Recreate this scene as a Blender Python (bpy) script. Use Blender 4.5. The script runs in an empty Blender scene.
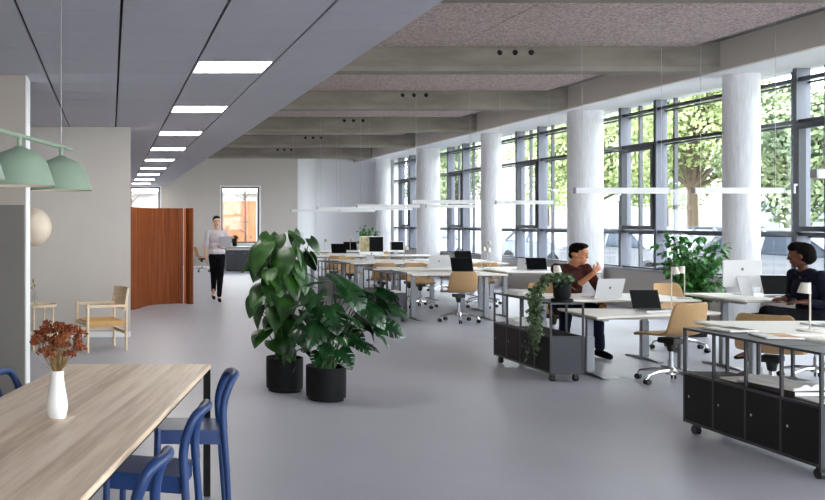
import bpy, bmesh, math, random
from mathutils import Vector, Matrix, noise
PI = math.pi
random.seed(7)
scene = bpy.context.scene
COL = scene.collection
H = 1.5; F = 900.0; VX = 111.0; VY = 223.0          # eye height, focal length in pixels, vanishing point

# ------------------------------------------------------------------ materials
def lin(c):
    return tuple(((x/255.0)/12.92 if x/255.0 <= 0.04045 else ((x/255.0+0.055)/1.055)**2.4) for x in c)
MATS = {}
def mat(name, rgb, rough=0.5, metal=0.0, var=0.0, scale=20.0, bump=0.0, bscale=None, rgb2=None, stretch=None,
        emit=None, estr=0.0, spec=0.5, detail=4.0, sss=0.0, trans=0.0, coat=0.0):
    if name in MATS: return MATS[name]
    m = bpy.data.materials.new(name); m.use_nodes = True
    nt = m.node_tree; b = nt.nodes['Principled BSDF']
    c = lin(rgb)
    b.inputs['Base Color'].default_value = (*c, 1)
    b.inputs['Roughness'].default_value = rough
    b.inputs['Metallic'].default_value = metal
    b.inputs['Specular IOR Level'].default_value = spec
    if coat: b.inputs['Coat Weight'].default_value = coat
    if trans: b.inputs['Transmission Weight'].default_value = trans
    if emit: 
        b.inputs['Emission Color'].default_value = (*lin(emit), 1); b.inputs['Emission Strength'].default_value = estr
    if var or bump or rgb2:
        tc = nt.nodes.new('ShaderNodeTexCoord'); mp = nt.nodes.new('ShaderNodeMapping')
        nt.links.new(tc.outputs['Object'], mp.inputs['Vector'])
        if stretch: mp.inputs['Scale'].default_value = stretch
        nz = nt.nodes.new('ShaderNodeTexNoise'); nz.inputs['Scale'].default_value = scale; nz.inputs['Detail'].default_value = detail
        nt.links.new(mp.outputs['Vector'], nz.inputs['Vector'])
        if var or rgb2:
            cr = nt.nodes.new('ShaderNodeValToRGB')
            if rgb2: a, d = lin(rgb), lin(rgb2)
            else: a = tuple(x*(1-var) for x in c); d = tuple(min(1, x*(1+var)) for x in c)
            cr.color_ramp.elements[0].color = (*a, 1); cr.color_ramp.elements[1].color = (*d, 1)
            cr.color_ramp.elements[0].position = 0.35; cr.color_ramp.elements[1].position = 0.65
            nt.links.new(nz.outputs['Fac'], cr.inputs['Fac']); nt.links.new(cr.outputs['Color'], b.inputs['Base Color'])
        if bump:
            nz2 = nt.nodes.new('ShaderNodeTexNoise'); nz2.inputs['Scale'].default_value = bscale or scale; nz2.inputs['Detail'].default_value = 3
            nt.links.new(mp.outputs['Vector'], nz2.inputs['Vector'])
            bp = nt.nodes.new('ShaderNodeBump'); bp.inputs['Strength'].default_value = bump; bp.inputs['Distance'].default_value = 0.01
            nt.links.new(nz2.outputs['Fac'], bp.inputs['Height']); nt.links.new(bp.outputs['Normal'], b.inputs['Normal'])
    MATS[name] = m
    return m
def glass_mat(name, tint=(235, 242, 245), refl=0.08):
    m = bpy.data.materials.new(name); m.use_nodes = True; nt = m.node_tree; nt.nodes.clear()
    o = nt.nodes.new('ShaderNodeOutputMaterial'); mx = nt.nodes.new('ShaderNodeMixShader')
    t = nt.nodes.new('ShaderNodeBsdfTransparent'); g = nt.nodes.new('ShaderNodeBsdfGlossy')
    t.inputs['Color'].default_value = (*lin(tint), 1); g.inputs['Roughness'].default_value = 0.02
    fr = nt.nodes.new('ShaderNodeLayerWeight'); fr.inputs['Blend'].default_value = 0.5
    pw = nt.nodes.new('ShaderNodeMath'); pw.operation = 'POWER'; pw.inputs[1].default_value = 5
    ma = nt.nodes.new('ShaderNodeMath'); ma.operation = 'MULTIPLY_ADD'; ma.inputs[1].default_value = 0.5; ma.inputs[2].default_value = refl*0.4
    nt.links.new(fr.outputs['Facing'], pw.inputs[0]); nt.links.new(pw.outputs[0], ma.inputs[0])
    nt.links.new(ma.outputs[0], mx.inputs[0]); nt.links.new(t.outputs[0], mx.inputs[1]); nt.links.new(g.outputs[0], mx.inputs[2])
    nt.links.new(mx.outputs[0], o.inputs['Surface'])
    return m

FLOORM = mat('floor_resin', (168, 168, 178), 0.38, var=0.035, scale=1.2, spec=0.4)
WALLM = mat('wall_paint', (196, 189, 183), 0.85, var=0.015, scale=3)
WHITEM = mat('white_paint', (236, 236, 238), 0.8)
COLM = mat('column_whitewash', (230, 230, 233), 0.75, bump=1.0, bscale=9, stretch=(3, 3, 0.4), var=0.05, scale=12)
CONC = mat('raw_concrete', (126, 119, 110), 0.85, rgb2=(146, 138, 129), scale=2.5, stretch=(0.5, 2, 2), bump=0.3, bscale=30)
WOODWOOL = mat('wood_wool', (146, 130, 127), 0.95, rgb2=(208, 190, 186), scale=34, detail=6, bump=0.8, bscale=40)
TILE = mat('ceiling_tile', (192, 191, 200), 0.8, var=0.01)
BLACKGAP = mat('ceiling_void', (28, 28, 30), 0.9)
DARKFR = mat('anthracite_frame', (52, 55, 64), 0.45)
GREYFR = mat('grey_steel_fin', (112, 115, 128), 0.5)
GLASS = glass_mat('window_glass')
ROOFM = mat('roof_concrete', (120, 120, 118), 0.9)
GREYPANEL = mat('grey_green_panel', (116, 112, 106), 0.8, var=0.02, scale=3)
LIGHTON = mat('lit_diffuser', (255, 255, 255), 0.5, emit=(255, 250, 240), estr=8.0)
PENDW = mat('white_aluminium', (222, 222, 224), 0.4)
CABLE = mat('steel_cable', (175, 175, 178), 0.4, metal=0.6)
TAN = mat('tan_shell_fabric', (164, 130, 88), 0.9, rgb2=(186, 152, 112), scale=160, bump=0.15, bscale=200)
CHROME = mat('polished_aluminium', (222, 224, 228), 0.18, metal=1.0)
BLACKP = mat('black_plastic', (20, 20, 22), 0.45)
DESKTOP = mat('white_laminate', (240, 236, 228), 0.45)
DESKEDGE = mat('plywood_edge', (188, 168, 142), 0.6)
DESKLEG = mat('silver_grey_steel', (152, 154, 160), 0.35, metal=0.55)
CABBLK = mat('black_powdercoat', (15, 14, 16), 0.6, spec=0.25)
CABGRY = mat('graphite_panel', (58, 59, 66), 0.5)
CABFR = mat('graphite_tube', (46, 46, 52), 0.4)
SILVER = mat('silver_laptop', (214, 214, 217), 0.35, metal=0.35)
SCREEN = mat('dark_screen', (8, 8, 10), 0.4, spec=0.06)
LOGOM = mat('grey_mark', (70, 70, 75), 0.4)
KEYM = mat('key_black', (30, 30, 32), 0.6)
BLUE = mat('blue_lacquer', (26, 56, 106), 0.42, var=0.05, scale=4)
OAK = mat('pale_oak', (222, 199, 166), 0.55, rgb2=(233, 214, 186), scale=6, stretch=(1, 1, 8))
TANSEAT = mat('tan_leather_seat', (205, 160, 95), 0.6, var=0.05)
GREEN = mat('sage_enamel', (136, 154, 134), 0.55)
CREAM = mat('cream_inner', (238, 226, 208), 0.6)
GLOBE = mat('opal_glass', (226, 210, 190), 0.35)
VASEW = mat('white_ceramic', (244, 243, 242), 0.35)
POTB = mat('black_pot', (11, 11, 12), 0.7, spec=0.25)
SOIL = mat('dark_soil', (42, 32, 25), 0.95)
PLM = mat('philodendron_leaf', (15, 42, 12), 0.4, rgb2=(44, 88, 26), scale=7, detail=2)
MONM = mat('monstera_leaf', (12, 42, 18), 0.3, rgb2=(28, 74, 34), scale=8, detail=2)
STEMM = mat('green_stem', (58, 88, 40), 0.6)
IVYM = mat('ivy_leaf', (46, 74, 42), 0.5, rgb2=(112, 134, 96), scale=24)
FICM = mat('light_leaf', (38, 96, 40), 0.45, rgb2=(78, 142, 62), scale=10)
BARK = mat('bark', (84, 70, 58), 0.9, bump=0.6, bscale=14)
DRYRED = mat('rust_flower', (118, 54, 30), 0.95, rgb2=(160, 86, 50), scale=70)
DRYSTEM = mat('dry_stem', (150, 122, 78), 0.9)
PAPER = mat('white_paper', (236, 234, 230), 0.8)
PAPERG = mat('print_grey', (140, 138, 136), 0.7)
COVERD = mat('dark_cover', (48, 46, 48), 0.5)
COVERY = mat('yellow_cover', (214, 196, 110), 0.5, rgb2=(206, 120, 96), scale=9)
LAMPM = mat('greige_lamp_metal', (205, 198, 188), 0.4)
SKINL = mat('skin_warm', (182, 122, 90), 0.6, spec=0.3)
SKINW = mat('skin_light', (222, 176, 150), 0.55)
SKIND = mat('skin_brown', (92, 54, 38), 0.6, spec=0.3)
HAIRB = mat('black_hair', (12, 9, 8), 0.9, spec=0.1, bump=0.5, bscale=90)
HAIRD = mat('dark_brown_hair', (30, 18, 14), 0.9, spec=0.1, bump=0.5, bscale=90)
SHIRTB = mat('maroon_shirt', (58, 26, 24), 0.9, spec=0.15, bump=0.3, bscale=18)
DENIM = mat('dark_denim', (26, 32, 50), 0.9, spec=0.15)
SHIRTW = mat('lilac_white_shirt', (208, 200, 208), 0.85, bump=0.3, bscale=22)
BLKCLOTH = mat('black_cloth', (13, 13, 16), 0.95, spec=0.1)
NAVY = mat('navy_jacket', (21, 22, 38), 0.9, spec=0.15, bump=0.2, bscale=16)
EYEW = mat('eye_white', (150, 142, 136), 0.6, spec=0.2)
EYED = mat('eye_iris', (30, 20, 16), 0.3)
LIPM = mat('lip', (168, 92, 84), 0.5)
LIPD = mat('lip_dark', (110, 54, 50), 0.5)
ASPH = mat('pale_asphalt', (116, 114, 114), 0.9, var=0.06, scale=3)
GRASSM = mat('lawn', (104, 118, 74), 0.95, rgb2=(128, 138, 92), scale=5)
CARW = mat('car_white', (160, 163, 170), 0.25, coat=0.6)
CARS = mat('car_silver', (136, 144, 158), 0.3, metal=0.4, coat=0.6)
CARD = mat('car_dark', (60, 66, 80), 0.3, coat=0.6)
CARGL = mat('car_glass', (78, 86, 98), 0.1)
TYRE = mat('tyre', (26, 26, 28), 0.8)
CARRED = mat('tail_light_red', (170, 30, 30), 0.3)
TREEL = mat('tree_leaf', (112, 126, 78), 0.7, rgb2=(168, 178, 124), scale=1.3)
TREED = mat('tree_leaf_dark', (78, 94, 66), 0.7, rgb2=(128, 142, 102), scale=1.3)
BLDW = mat('pale_render', (168, 164, 160), 0.9)
PINK = mat('pink_blossom', (214, 90, 120), 0.8)

def wood_planks(name, c1, c2, axis_angle, plank=0.11, grain=(1.2, 28, 28), dark=0.75, rough=0.5):
    m = bpy.data.materials.new(name); m.use_nodes = True; nt = m.node_tree; b = nt.nodes['Principled BSDF']; b.inputs['Roughness'].default_value = rough
    N = nt.nodes.new; L = nt.links.new
    tc = N('ShaderNodeTexCoord'); mp = N('ShaderNodeMapping'); mp.inputs['Rotation'].default_value = (0, 0, axis_angle)
    L(tc.outputs['Object'], mp.inputs['Vector'])
    sc_ = N('ShaderNodeMapping'); sc_.inputs['Scale'].default_value = grain; L(mp.outputs[0], sc_.inputs['Vector'])
    nz = N('ShaderNodeTexNoise'); nz.inputs['Scale'].default_value = 1.6; nz.inputs['Detail'].default_value = 6; nz.inputs['Roughness'].default_value = 0.65
    L(sc_.outputs[0], nz.inputs['Vector'])
    sx = N('ShaderNodeSeparateXYZ'); L(mp.outputs[0], sx.inputs[0])
    md = N('ShaderNodeMath'); md.operation = 'DIVIDE'; md.inputs[1].default_value = plank; L(sx.outputs['Y'], md.inputs[0])
    fl = N('ShaderNodeMath'); fl.operation = 'FLOOR'; L(md.outputs[0], fl.inputs[0])
    wn = N('ShaderNodeTexWhiteNoise'); wn.noise_dimensions = '1D'; L(fl.outputs[0], wn.inputs['W'])
    ml = N('ShaderNodeMath'); ml.operation = 'MULTIPLY_ADD'; ml.inputs[1].default_value = 0.22; L(wn.outputs['Value'], ml.inputs[0]); L(nz.outputs['Fac'], ml.inputs[2])
    cr = N('ShaderNodeValToRGB'); cr.color_ramp.elements[0].position = 0.38; cr.color_ramp.elements[1].position = 0.74
    cr.color_ramp.elements[0].color = (*lin(c2), 1); cr.color_ramp.elements[1].color = (*lin(c1), 1)
    L(ml.outputs[0], cr.inputs['Fac']); L(cr.outputs['Color'], b.inputs['Base Color'])
    return m
TABLEW = wood_planks('bleached_oak_planks', (248, 227, 202), (210, 182, 152), -(PI/2 - 0.262), plank=0.085, grain=(0.9, 16, 16))
RUST = mat('rust_veneer', (104, 48, 14), 0.6, spec=0.2, rgb2=(134, 68, 24), scale=4, stretch=(5, 5, 0.25), detail=5)
ORTIM = mat('orange_timber', (150, 84, 52), 0.85, rgb2=(176, 108, 72), scale=4, stretch=(8, 8, 0.3))

# ------------------------------------------------------------------ mesh builder
class MB:
    def __init__(s): s.v = []; s.f = []
    def add(s, vs, fs):
        o = len(s.v); s.v += [tuple(p) for p in vs]; s.f += [tuple(i+o for i in f) for f in fs]; return s
    def box(s, x0, x1, y0, y1, z0, z1, M=None):
        vs = [Vector(p) for p in ((x0,y0,z0),(x1,y0,z0),(x1,y1,z0),(x0,y1,z0),(x0,y0,z1),(x1,y0,z1),(x1,y1,z1),(x0,y1,z1))]
        if M: vs = [M @ p for p in vs]
        return s.add(vs, [(0,3,2,1),(4,5,6,7),(0,1,5,4),(1,2,6,5),(2,3,7,6),(3,0,4,7)])
    def prism(s, poly, a0, a1, axis='z', M=None):
        n = len(poly)
        def P(p, a):
            q = {'z': Vector((p[0], p[1], a)), 'y': Vector((p[0], a, p[1])), 'x': Vector((a, p[0], p[1]))}[axis]
            return M @ q if M else q
        vs = [P(p, a0) for p in poly] + [P(p, a1) for p in poly]
        return s.add(vs, [tuple(range(n-1, -1, -1)), tuple(range(n, 2*n))] + [(i, (i+1) % n, n+(i+1) % n, n+i) for i in range(n)])
    def tube(s, pts, r, n=8, cap=True, flat=None):
        pts = [Vector(p) for p in pts]; m = len(pts)
        rs = r if isinstance(r, (list, tuple)) else [r]*m
        rings = []; up = None
        for i, p in enumerate(pts):
            t = (pts[min(i+1, m-1)] - pts[max(i-1, 0)])
            if t.length < 1e-9: t = Vector((0, 0, 1))
            t.normalize()
            if up is None:
                up = Vector((0, 0, 1)) if abs(t.z) < 0.9 else Vector((1, 0, 0))
            a = (up - t*up.dot(t)); 
            if a.length < 1e-6: a = t.orthogonal()
            a.normalize(); b = t.cross(a); up = a
            rings.append([p + (a*math.cos(2*PI*k/n) + b*math.sin(2*PI*k/n)*(flat or 1))*rs[i] for k in range(n)])
        vs = [q for rg in rings for q in rg]; fs = []
        for i in range(m-1):
            for k in range(n):
                k2 = (k+1) % n
                fs.append((i*n+k, i*n+k2, (i+1)*n+k2, (i+1)*n+k))
        if cap: fs += [tuple(range(n-1, -1, -1)), tuple(range((m-1)*n, m*n))]
        return s.add(vs, fs)
    def lathe(s, prof, c=(0,0,0), n=24, M=None, close=True):
        vs = []; fs = []; m = len(prof)
        for (r, z) in prof:
            for k in range(n):
                q = Vector((max(r, 1e-4)*math.cos(2*PI*k/n), max(r, 1e-4)*math.sin(2*PI*k/n), z))
                if M: q = M @ q
                vs.append(q + Vector(c))
        for i in range(m-1):
            for k in range(n):
                k2 = (k+1) % n; fs.append((i*n+k, i*n+k2, (i+1)*n+k2, (i+1)*n+k))
        if close: fs += [tuple(range(n-1, -1, -1)), tuple(range((m-1)*n, m*n))]
        return s.add(vs, fs)
    def ball(s, c, r, n=12, M=None):
        if not isinstance(r, (list, tuple)): r = (r, r, r)
        vs = []; fs = []; m = n//2
        for i in range(m+1):
            th = PI*i/m
            for k in range(n):
                ph = 2*PI*k/n; sn = max(math.sin(th), 1e-3)
                q = Vector((r[0]*sn*math.cos(ph), r[1]*sn*math.sin(ph), r[2]*math.cos(th)))
                if M: q = M @ q
                vs.append(q + Vector(c))
        for i in range(m):
            for k in range(n):
                k2 = (k+1) % n; fs.append((i*n+k, (i+1)*n+k, (i+1)*n+k2, i*n+k2))
        fs += [tuple(range(n)), tuple(range((m+1)*n-1, m*n-1, -1))]
        return s.add(vs, fs)
    def build(s, name, m, parent=None, smooth=False, bevel=0, seg=2, recalc=True, angle=40, subsurf=0):
        me = bpy.data.meshes.new(name); me.from_pydata(s.v, [], s.f); me.update()
        bm = bmesh.new(); bm.from_mesh(me)
        if recalc: bmesh.ops.recalc_face_normals(bm, faces=bm.faces)
        if bevel:
            es = [e for e in bm.edges if len(e.link_faces) == 2 and e.calc_face_angle(0) > 0.5]
            bmesh.ops.bevel(bm, geom=es, offset=bevel, segments=seg, affect='EDGES', clamp_overlap=True)
        bm.to_mesh(me); bm.free()
        if smooth or bevel:
            me.polygons.foreach_set('use_smooth', [True]*len(me.polygons))
            me.set_sharp_from_angle(angle=math.radians(angle))
        me.materials.append(m)
        o = bpy.data.objects.new(name, me); COL.objects.link(o)
        if parent: o.parent = parent
        if subsurf:
            md = o.modifiers.new('sub', 'SUBSURF'); md.levels = md.render_levels = subsurf
        return o
def thing(name, label, cat, loc=(0,0,0), rz=0.0, group=None, kind=None):
    o = bpy.data.objects.new(name, None); COL.objects.link(o); o.empty_display_size = 0.1
    o.location = loc; o.rotation_euler = (0, 0, rz)
    if label: o['label'] = label
    if cat: o['category'] = cat
    if group: o['group'] = group
    if kind: o['kind'] = kind
    return o
def tag(o, label, cat, group=None, kind=None):
    o['label'] = label; o['category'] = cat
    if group: o['group'] = group
    if kind: o['kind'] = kind
    return o
def struct(o, label=None):
    o['kind'] = 'structure'
    if label: o['label'] = label
    return o
KIDS = {}
def dup(root, loc=None, rz=None, label=None, group=None, scale=None):
    def cp(o, par):
        c = o.copy(); COL.objects.link(c); 
        if par: c.parent = par
        for ch in [x for x in o.children]: cp(ch, c)
        return c
    r = cp(root, None)
    if loc is not None: r.location = loc
    if rz is not None: r.rotation_euler = (0, 0, rz)
    if label: r['label'] = label
    if group: r['group'] = group
    if scale: r.scale = (scale,)*3
    return r

# ================================================================== SETTING
XL = -4.2; XW = 9.3; YR = -4.0; YB = 30.0; ZC = 2.763; ZS = 3.93
struct(MB().box(XL, XW, YR, YB+1.6, -0.1, 0).build('floor', FLOORM), 'smooth blue grey resin floor')
# suspended tile ceiling
LINES = [0.062 + 0.6105*k for k in range(-7, 4)]        # profile lines; the last tile column ends at the edge
LINES[-1] = 1.885
ceil = thing('ceiling', 'lowered ceiling of grey metal tiles with dark profile lines', None, (0,0,ZC)); ceil['kind'] = 'structure'
mb = MB(); DY = 0.541; Y0 = 7.04 - DY*20
lightcells = {20 + 5*k for k in range(9)}
for i in range(len(LINES)-1):
    x0, x1 = LINES[i]+0.009, LINES[i+1]-(0.009 if i < len(LINES)-2 else 0)
    for j in range(63):
        y0 = Y0 + j*DY; y1 = y0 + DY - 0.006
        if y1 > YB: y1 = YB
        if y0 >= YB: break
        if i == 8 and j in lightcells: continue
        mb.box(x0, x1, y0, y1, 0, 0.02)
mb.build('ceiling_tile', TILE, ceil)
MB().box(XL, 1.885, YR, YB, 0.022, 0.05).build('ceiling_backing', BLACKGAP, ceil)
MB().box(1.865, 1.885, YR, YB, 0.0205, ZS-ZC).build('ceiling_side_panel', WHITEM, ceil)
# slab and roof
struct(MB().box(XL, XW+0.3, YR, YB+1.6, 4.0, 4.3).build('ceiling_slab', ROOFM), 'concrete roof slab over the hall')
# acoustic wood wool panels between the beams
BY = [12.4 + 4.13*k for k in range(-4, 5)]
wool = []
seams = [1.89, 3.1, 4.74, 6.39, 8.02]
yedges = [YR] + [y for b in BY for y in (b, b+0.34)] + [31.3]
mb = MB()
for k in range(0, len(yedges), 2):
    for i in range(4):
        mb.box(seams[i]+0.006, seams[i+1]-0.006, yedges[k]+0.002, yedges[k+1]-0.002, ZS, ZS+0.06)
struct(mb.build('ceiling_panels', WOODWOOL), 'brown grey wood wool acoustic panels between the beams')
# beams with three service holes each
def beam(i, y):
    r = thing('ceiling_beam', ['','','','','concrete ceiling beam nearest in full view, with three round holes','second full concrete beam, with three round holes','third full concrete beam along the hall','fourth full concrete beam along the hall','farthest concrete beam by the back wall'][i] or 'concrete ceiling beam overhead near the camera', None, (0, y, 3.597))
    r['kind'] = 'structure'
    n = 20; z0 = 0.0; z1 = 0.40; hz = 0.253; hx = [5.36, 5.57, 5.79]; hr = 0.040
    # front/back faces as strips of quads around the holes
    m = MB()
    prof = [(0, 0.06), (0.03, 0.0), (0.31, 0.0), (0.34, 0.06), (0.34, z1), (0.0, z1)]
    xs = [1.89, hx[0]-0.1, hx[-1]+0.1, 8.39]
    for a, b in ((xs[0], xs[1]), (xs[2], xs[3])):
        m.prism(prof, a, b, 'x')
    # middle block with holes: bottom part solid, ring strips round the holes
    a, b = xs[1], xs[2]
    m.prism([(0, 0.06), (0.03, 0), (0.31, 0), (0.34, 0.06), (0.34, hz-0.06), (0, hz-0.06)], a, b, 'x')
    m.prism([(0, hz+0.06), (0.34, hz+0.06), (0.34, z1), (0, z1)], a, b, 'x')
    mids = [a, (hx[0]+hx[1])/2, (hx[1]+hx[2])/2, b]
    for q in range(3):
        cx = hx[q]; l, rr = mids[q], mids[q+1]
        ring = [(cx+hr*math.cos(2*PI*t/16), hz+hr*math.sin(2*PI*t/16)) for t in range(16)]
        def outer(t):
            an = 2*PI*t/16; c, s_ = math.cos(an), math.sin(an)
            k1 = ((rr-cx) if c > 0 else (cx-l))/max(abs(c), 1e-6); k2 = 0.06/max(abs(s_), 1e-6); k = min(k1, k2)
            if t in (1, 7, 9, 15): return ((rr if c > 0 else l), hz + (0.06 if s_ > 0 else -0.06))
            return (cx+k*c, hz+k*s_)
        out = [outer(t) for t in range(16)]
        for yy in (0, 0.34):
            vs = [(p[0], yy, p[1]) for p in ring] + [(p[0], yy, p[1]) for p in out]
            m.add(vs, [(t, (t+1) % 16, 16+(t+1) % 16, 16+t) for t in range(16)])
        m.add([(p[0], yy, p[1]) for yy in (0, 0.34) for p in ring], [(t, (t+1) % 16, 16+(t+1) % 16, 16+t) for t in range(16)])
        for (sx, sz) in ((l, -1), (l, 1), (rr, -1), (rr, 1)):
            pass
    m.build('beam_body', CONC, r, recalc=False)
    s = MB()
    for cx in hx: s.lathe([(hr, 0.03), (hr, 0.31)], (cx, 0, hz), 16, Matrix(((1,0,0),(0,0,1),(0,-1,0))).to_4x4())
    s.build('service_hole', BLACKGAP, r, smooth=True)
for i, y in enumerate(BY): beam(i, y)
# fascia and soffit above the windows
FASC = mat('fascia_shade_tone', (206, 198, 190), 0.85)  # greyer than the white soffit: shade painted into the fascia colour
struct(MB().box(8.39, 8.469, YR, 31.3, 3.597, 4.0).build('trim_3', FASC), 'bulkhead face above the windows, greyed in colour for its shade')
struct(MB().box(8.47, XW+0.3, YR, 31.3, 3.597, 3.68).build('ceiling_soffit', WHITEM), 'white soffit and bulkhead above the window wall')
# walls
wr = MB().box(XW, XW+0.28, YR, 31.5, 0, 0.66).build('wall_right', WALLM); struct(wr, 'low grey wall under the tall windows')
struct(MB().box(XW-0.06, XW+0.3, YR, 31.3, 0.66, 0.70).build('trim_1', mat('sill_grey', (150, 154, 164), 0.5)), 'grey window sill board')
struct(MB().box(XL-0.2, XL, YR, YB+1.6, -0.1, 4.3).build('wall_left', WALLM))
w = MB(); # back wall with two window openings
W1 = (-0.6, 1.63, 0.83, 2.70); W2 = (3.68, 4.95, 0.83, 2.70)
w.box(XL, W1[0], YB, YB+0.3, 0, 4.0).box(W1[1], W2[0], YB, YB+0.3, 0, 4.0).box(W2[1], 6.22, YB, YB+0.3, 0, 4.0)
for q in (W1, W2): w.box(q[0], q[1], YB, YB+0.3, 0, q[2]).box(q[0], q[1], YB, YB+0.3, q[3], 4.0)
struct(w.build('wall_back', WALLM), 'grey beige back wall with two windows')
# curved white wall continuing to the right of the back wall
m = MB(); pts = [(6.222, YB)] + [(6.222 + 0.85*math.sin(a), YB + 0.02 + 1.1*(1-math.cos(a))) for a in [PI/2*k/10 for k in range(11)]] + [(XW+0.3, 31.12)]
out = [(x, y+0.2) for x, y in reversed(pts)]
m.prism(pts + [(XW+0.3, 31.4), (6.222, 31.4)], 0, 4.0)
struct(m.build('wall_back_curved', WHITEM, smooth=True), 'white curved wall at the far end beside the windows')
struct(MB().box(XL, 0.257, 11.84, 12.2, 0, ZC).build('wall_middle', WALLM), 'pale grey wall block behind the lounge chair')
struct(MB().box(XL, 0.26, 11.825, 11.84, 0, 0.07).build('baseboard_middle', WHITEM), 'white baseboard of the middle wall')
struct(MB().box(XL, -0.73, 7.68, 8.04, 0, ZC).build('wall_near', mat('near_wall_taupe', (172, 162, 152), 0.85)), 'near wall block at the left edge')  # taupe body, darker than its separate white side face
struct(MB().box(-0.7295, -0.722, 7.68, 8.04, 0, ZC).build('wall_near_side', WHITEM), 'white side face of the near wall')  # right side of the near wall as its own white face
struct(MB().box(XL, -0.737, 7.62, 7.679, 0, 1.653).build('wall_panel', GREYPANEL), 'dark grey green panel on the near wall')
struct(MB().box(XL, 1.6, 29.985, YB, 0, 0.07).box(1.66, 6.2, 29.985, YB, 0, 0.07).build('baseboard_back', WHITEM))
# glazing; the one behind the camera is unseen, added for fill daylight
def glazed(name, label, x0, x1, y, z0, z1, n, m=DARKFR, zt=None, fw=0.05, d=0.08):
    r = thing(name, label, None, (0, y, 0)); r['kind'] = 'structure'
    f = MB()
    f.box(x0, x1, -d/2, d/2, z0, z0+fw).box(x0, x1, -d/2, d/2, z1-fw, z1)
    for k in range(n+1):
        xx = x0 + (x1-x0-fw)*k/n; f.box(xx, xx+fw, -d/2, d/2, z0+fw, z1-fw)
    f.build('window_frame', m, r)
    MB().box(x0+fw, x1-fw, -0.004, 0.004, z0+fw, z1-fw).build('glass_pane', GLASS, r)
    return r
# ---- back windows
glazed('window_8', 'wide window low ceiling side of the back wall', W1[0], W1[1], YB+0.12, W1[2], W1[3], 1)
glazed('window_9', 'back wall window behind the walking woman', W2[0], W2[1], YB+0.12, W2[2], W2[3], 1)
t = MB()
for q in (W1, W2):
    t.box(q[0]-0.05, q[0], YB-0.012, YB, q[2]-0.05, q[3]+0.05).box(q[1], q[1]+0.05, YB-0.012, YB, q[2]-0.05, q[3]+0.05)
    t.box(q[0], q[1], YB-0.012, YB, q[3], q[3]+0.05).box(q[0], q[1], YB-0.012, YB, q[2]-0.05, q[2])
struct(t.build('trim_2', WHITEM), 'white reveals round the back windows')
struct(MB().box(XL, XW, YR-0.2, YR, -0.1, 0.4).box(XL, 0.5, YR-0.2, YR, 0.4, 4.0).build('wall_rear', WALLM))
glazed('window_10', 'unseen glazing added behind the viewer to let in fill daylight', 0.5, XW, YR-0.1, 0.4, 4.0, 7)  # out of view; put in and sized to brighten the hall from behind
# columns
CY = [12.77 + 4.2*k for k in range(-3, 5)]
CD = [0.45, 0.61, 0.45, 0.45, 0.61, 0.45, 0.63, 0.47]
ccl = ['', '', '', 'white round column nearest in view by the young office plant', 'thick white round column behind the seated man', 'slim white round column between second and third windows', 'thick white round column in the far half of the hall', 'last white round column by the far curved wall']
for i, (y, d) in enumerate(zip(CY, CD)):
    n = 40; r = d/2
    m = MB().lathe([(r, 0), (r, 3.597)], (8.94 if i < 3 or True else 0, y, 0), n)
    o = m.build('column', COLM, smooth=True); struct(o, ccl[i] or 'white round column beside the viewer')
# right window wall: bays between columns
def bay(i, ya, yb):
    """ya<yb : the window strip; far column at yb"""
    names = {0:'near',1:'near',2:'near'}
    r = thing('window_%d' % (i+1), None, None, (XW, ya, 0)); r['kind'] = 'structure'
    L = yb-ya
    fm = MB()   # transoms
    for z in (0.70, 1.345, 2.87, 3.44):
        fm.box(0.0, 0.09, 0, L, z-0.02, z+0.03)
    fm.build('transom', DARKFR, r)
    fin = MB()
    vs = [L-0.56, L-1.62]
    for v in vs:
        fin.box(-0.02, 0.17, v-0.03, v+0.03, 0.70, 3.597)
    fin.build('mullion', GREYFR, r)
    cov = MB()
    for v in vs:
        cov.box(-0.03, -0.021, v-0.032, v+0.032, 0.70, 3.597)
    for z in (1.36, 2.885, 3.455):
        cov.box(0.135, 0.19, 0, L, z-0.06, z-0.035)
    # thin outer glazing bars
    for v in (L-0.28, L-1.86, L-0.86, L-3.3):
        cov.box(0.15, 0.21, v-0.018, v+0.018, 0.70, 3.597)
    cov.build('glazing_bar', DARKFR, r)
    # opening sash between the two mullions
    s = MB(); a, b = L-1.59, L-0.59; z0, z1 = 1.385, 2.84; w_ = 0.07
    s.box(-0.045, 0.05, a, b, z0, z0+w_).box(-0.045, 0.05, a, b, z1-w_, z1)
    s.box(-0.045, 0.05, a, a+w_, z0+w_, z1-w_).box(-0.045, 0.05, b-w_, b, z0+w_, z1-w_)
    so = s.build('sash', DARKFR, r)
    MB().box(-0.075, -0.046, b-0.055, b-0.035, 2.0, 2.03).box(-0.09, -0.075, b-0.055, b-0.035, 1.9, 2.03).build('window_handle', PENDW, so)
    MB().box(0.10, 0.108, 0, L, 0.70, 3.597).build('glass_pane', GLASS, r)
    MB().box(0.0, 0.02, 0, 0.0, 0, 0)
edges = [YR] + CY + [31.12]
k = 0
for i in range(len(CY)+1):
    ya, yb = edges[i], edges[i+1]
    if i == 0: ya = YR
    bay(k, ya, yb) if yb-ya > 2 else struct(MB().box(XW, XW+0.17, ya, yb, 0.70, 3.597).build('wall_right_end', WHITEM))
    k += 1

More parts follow.
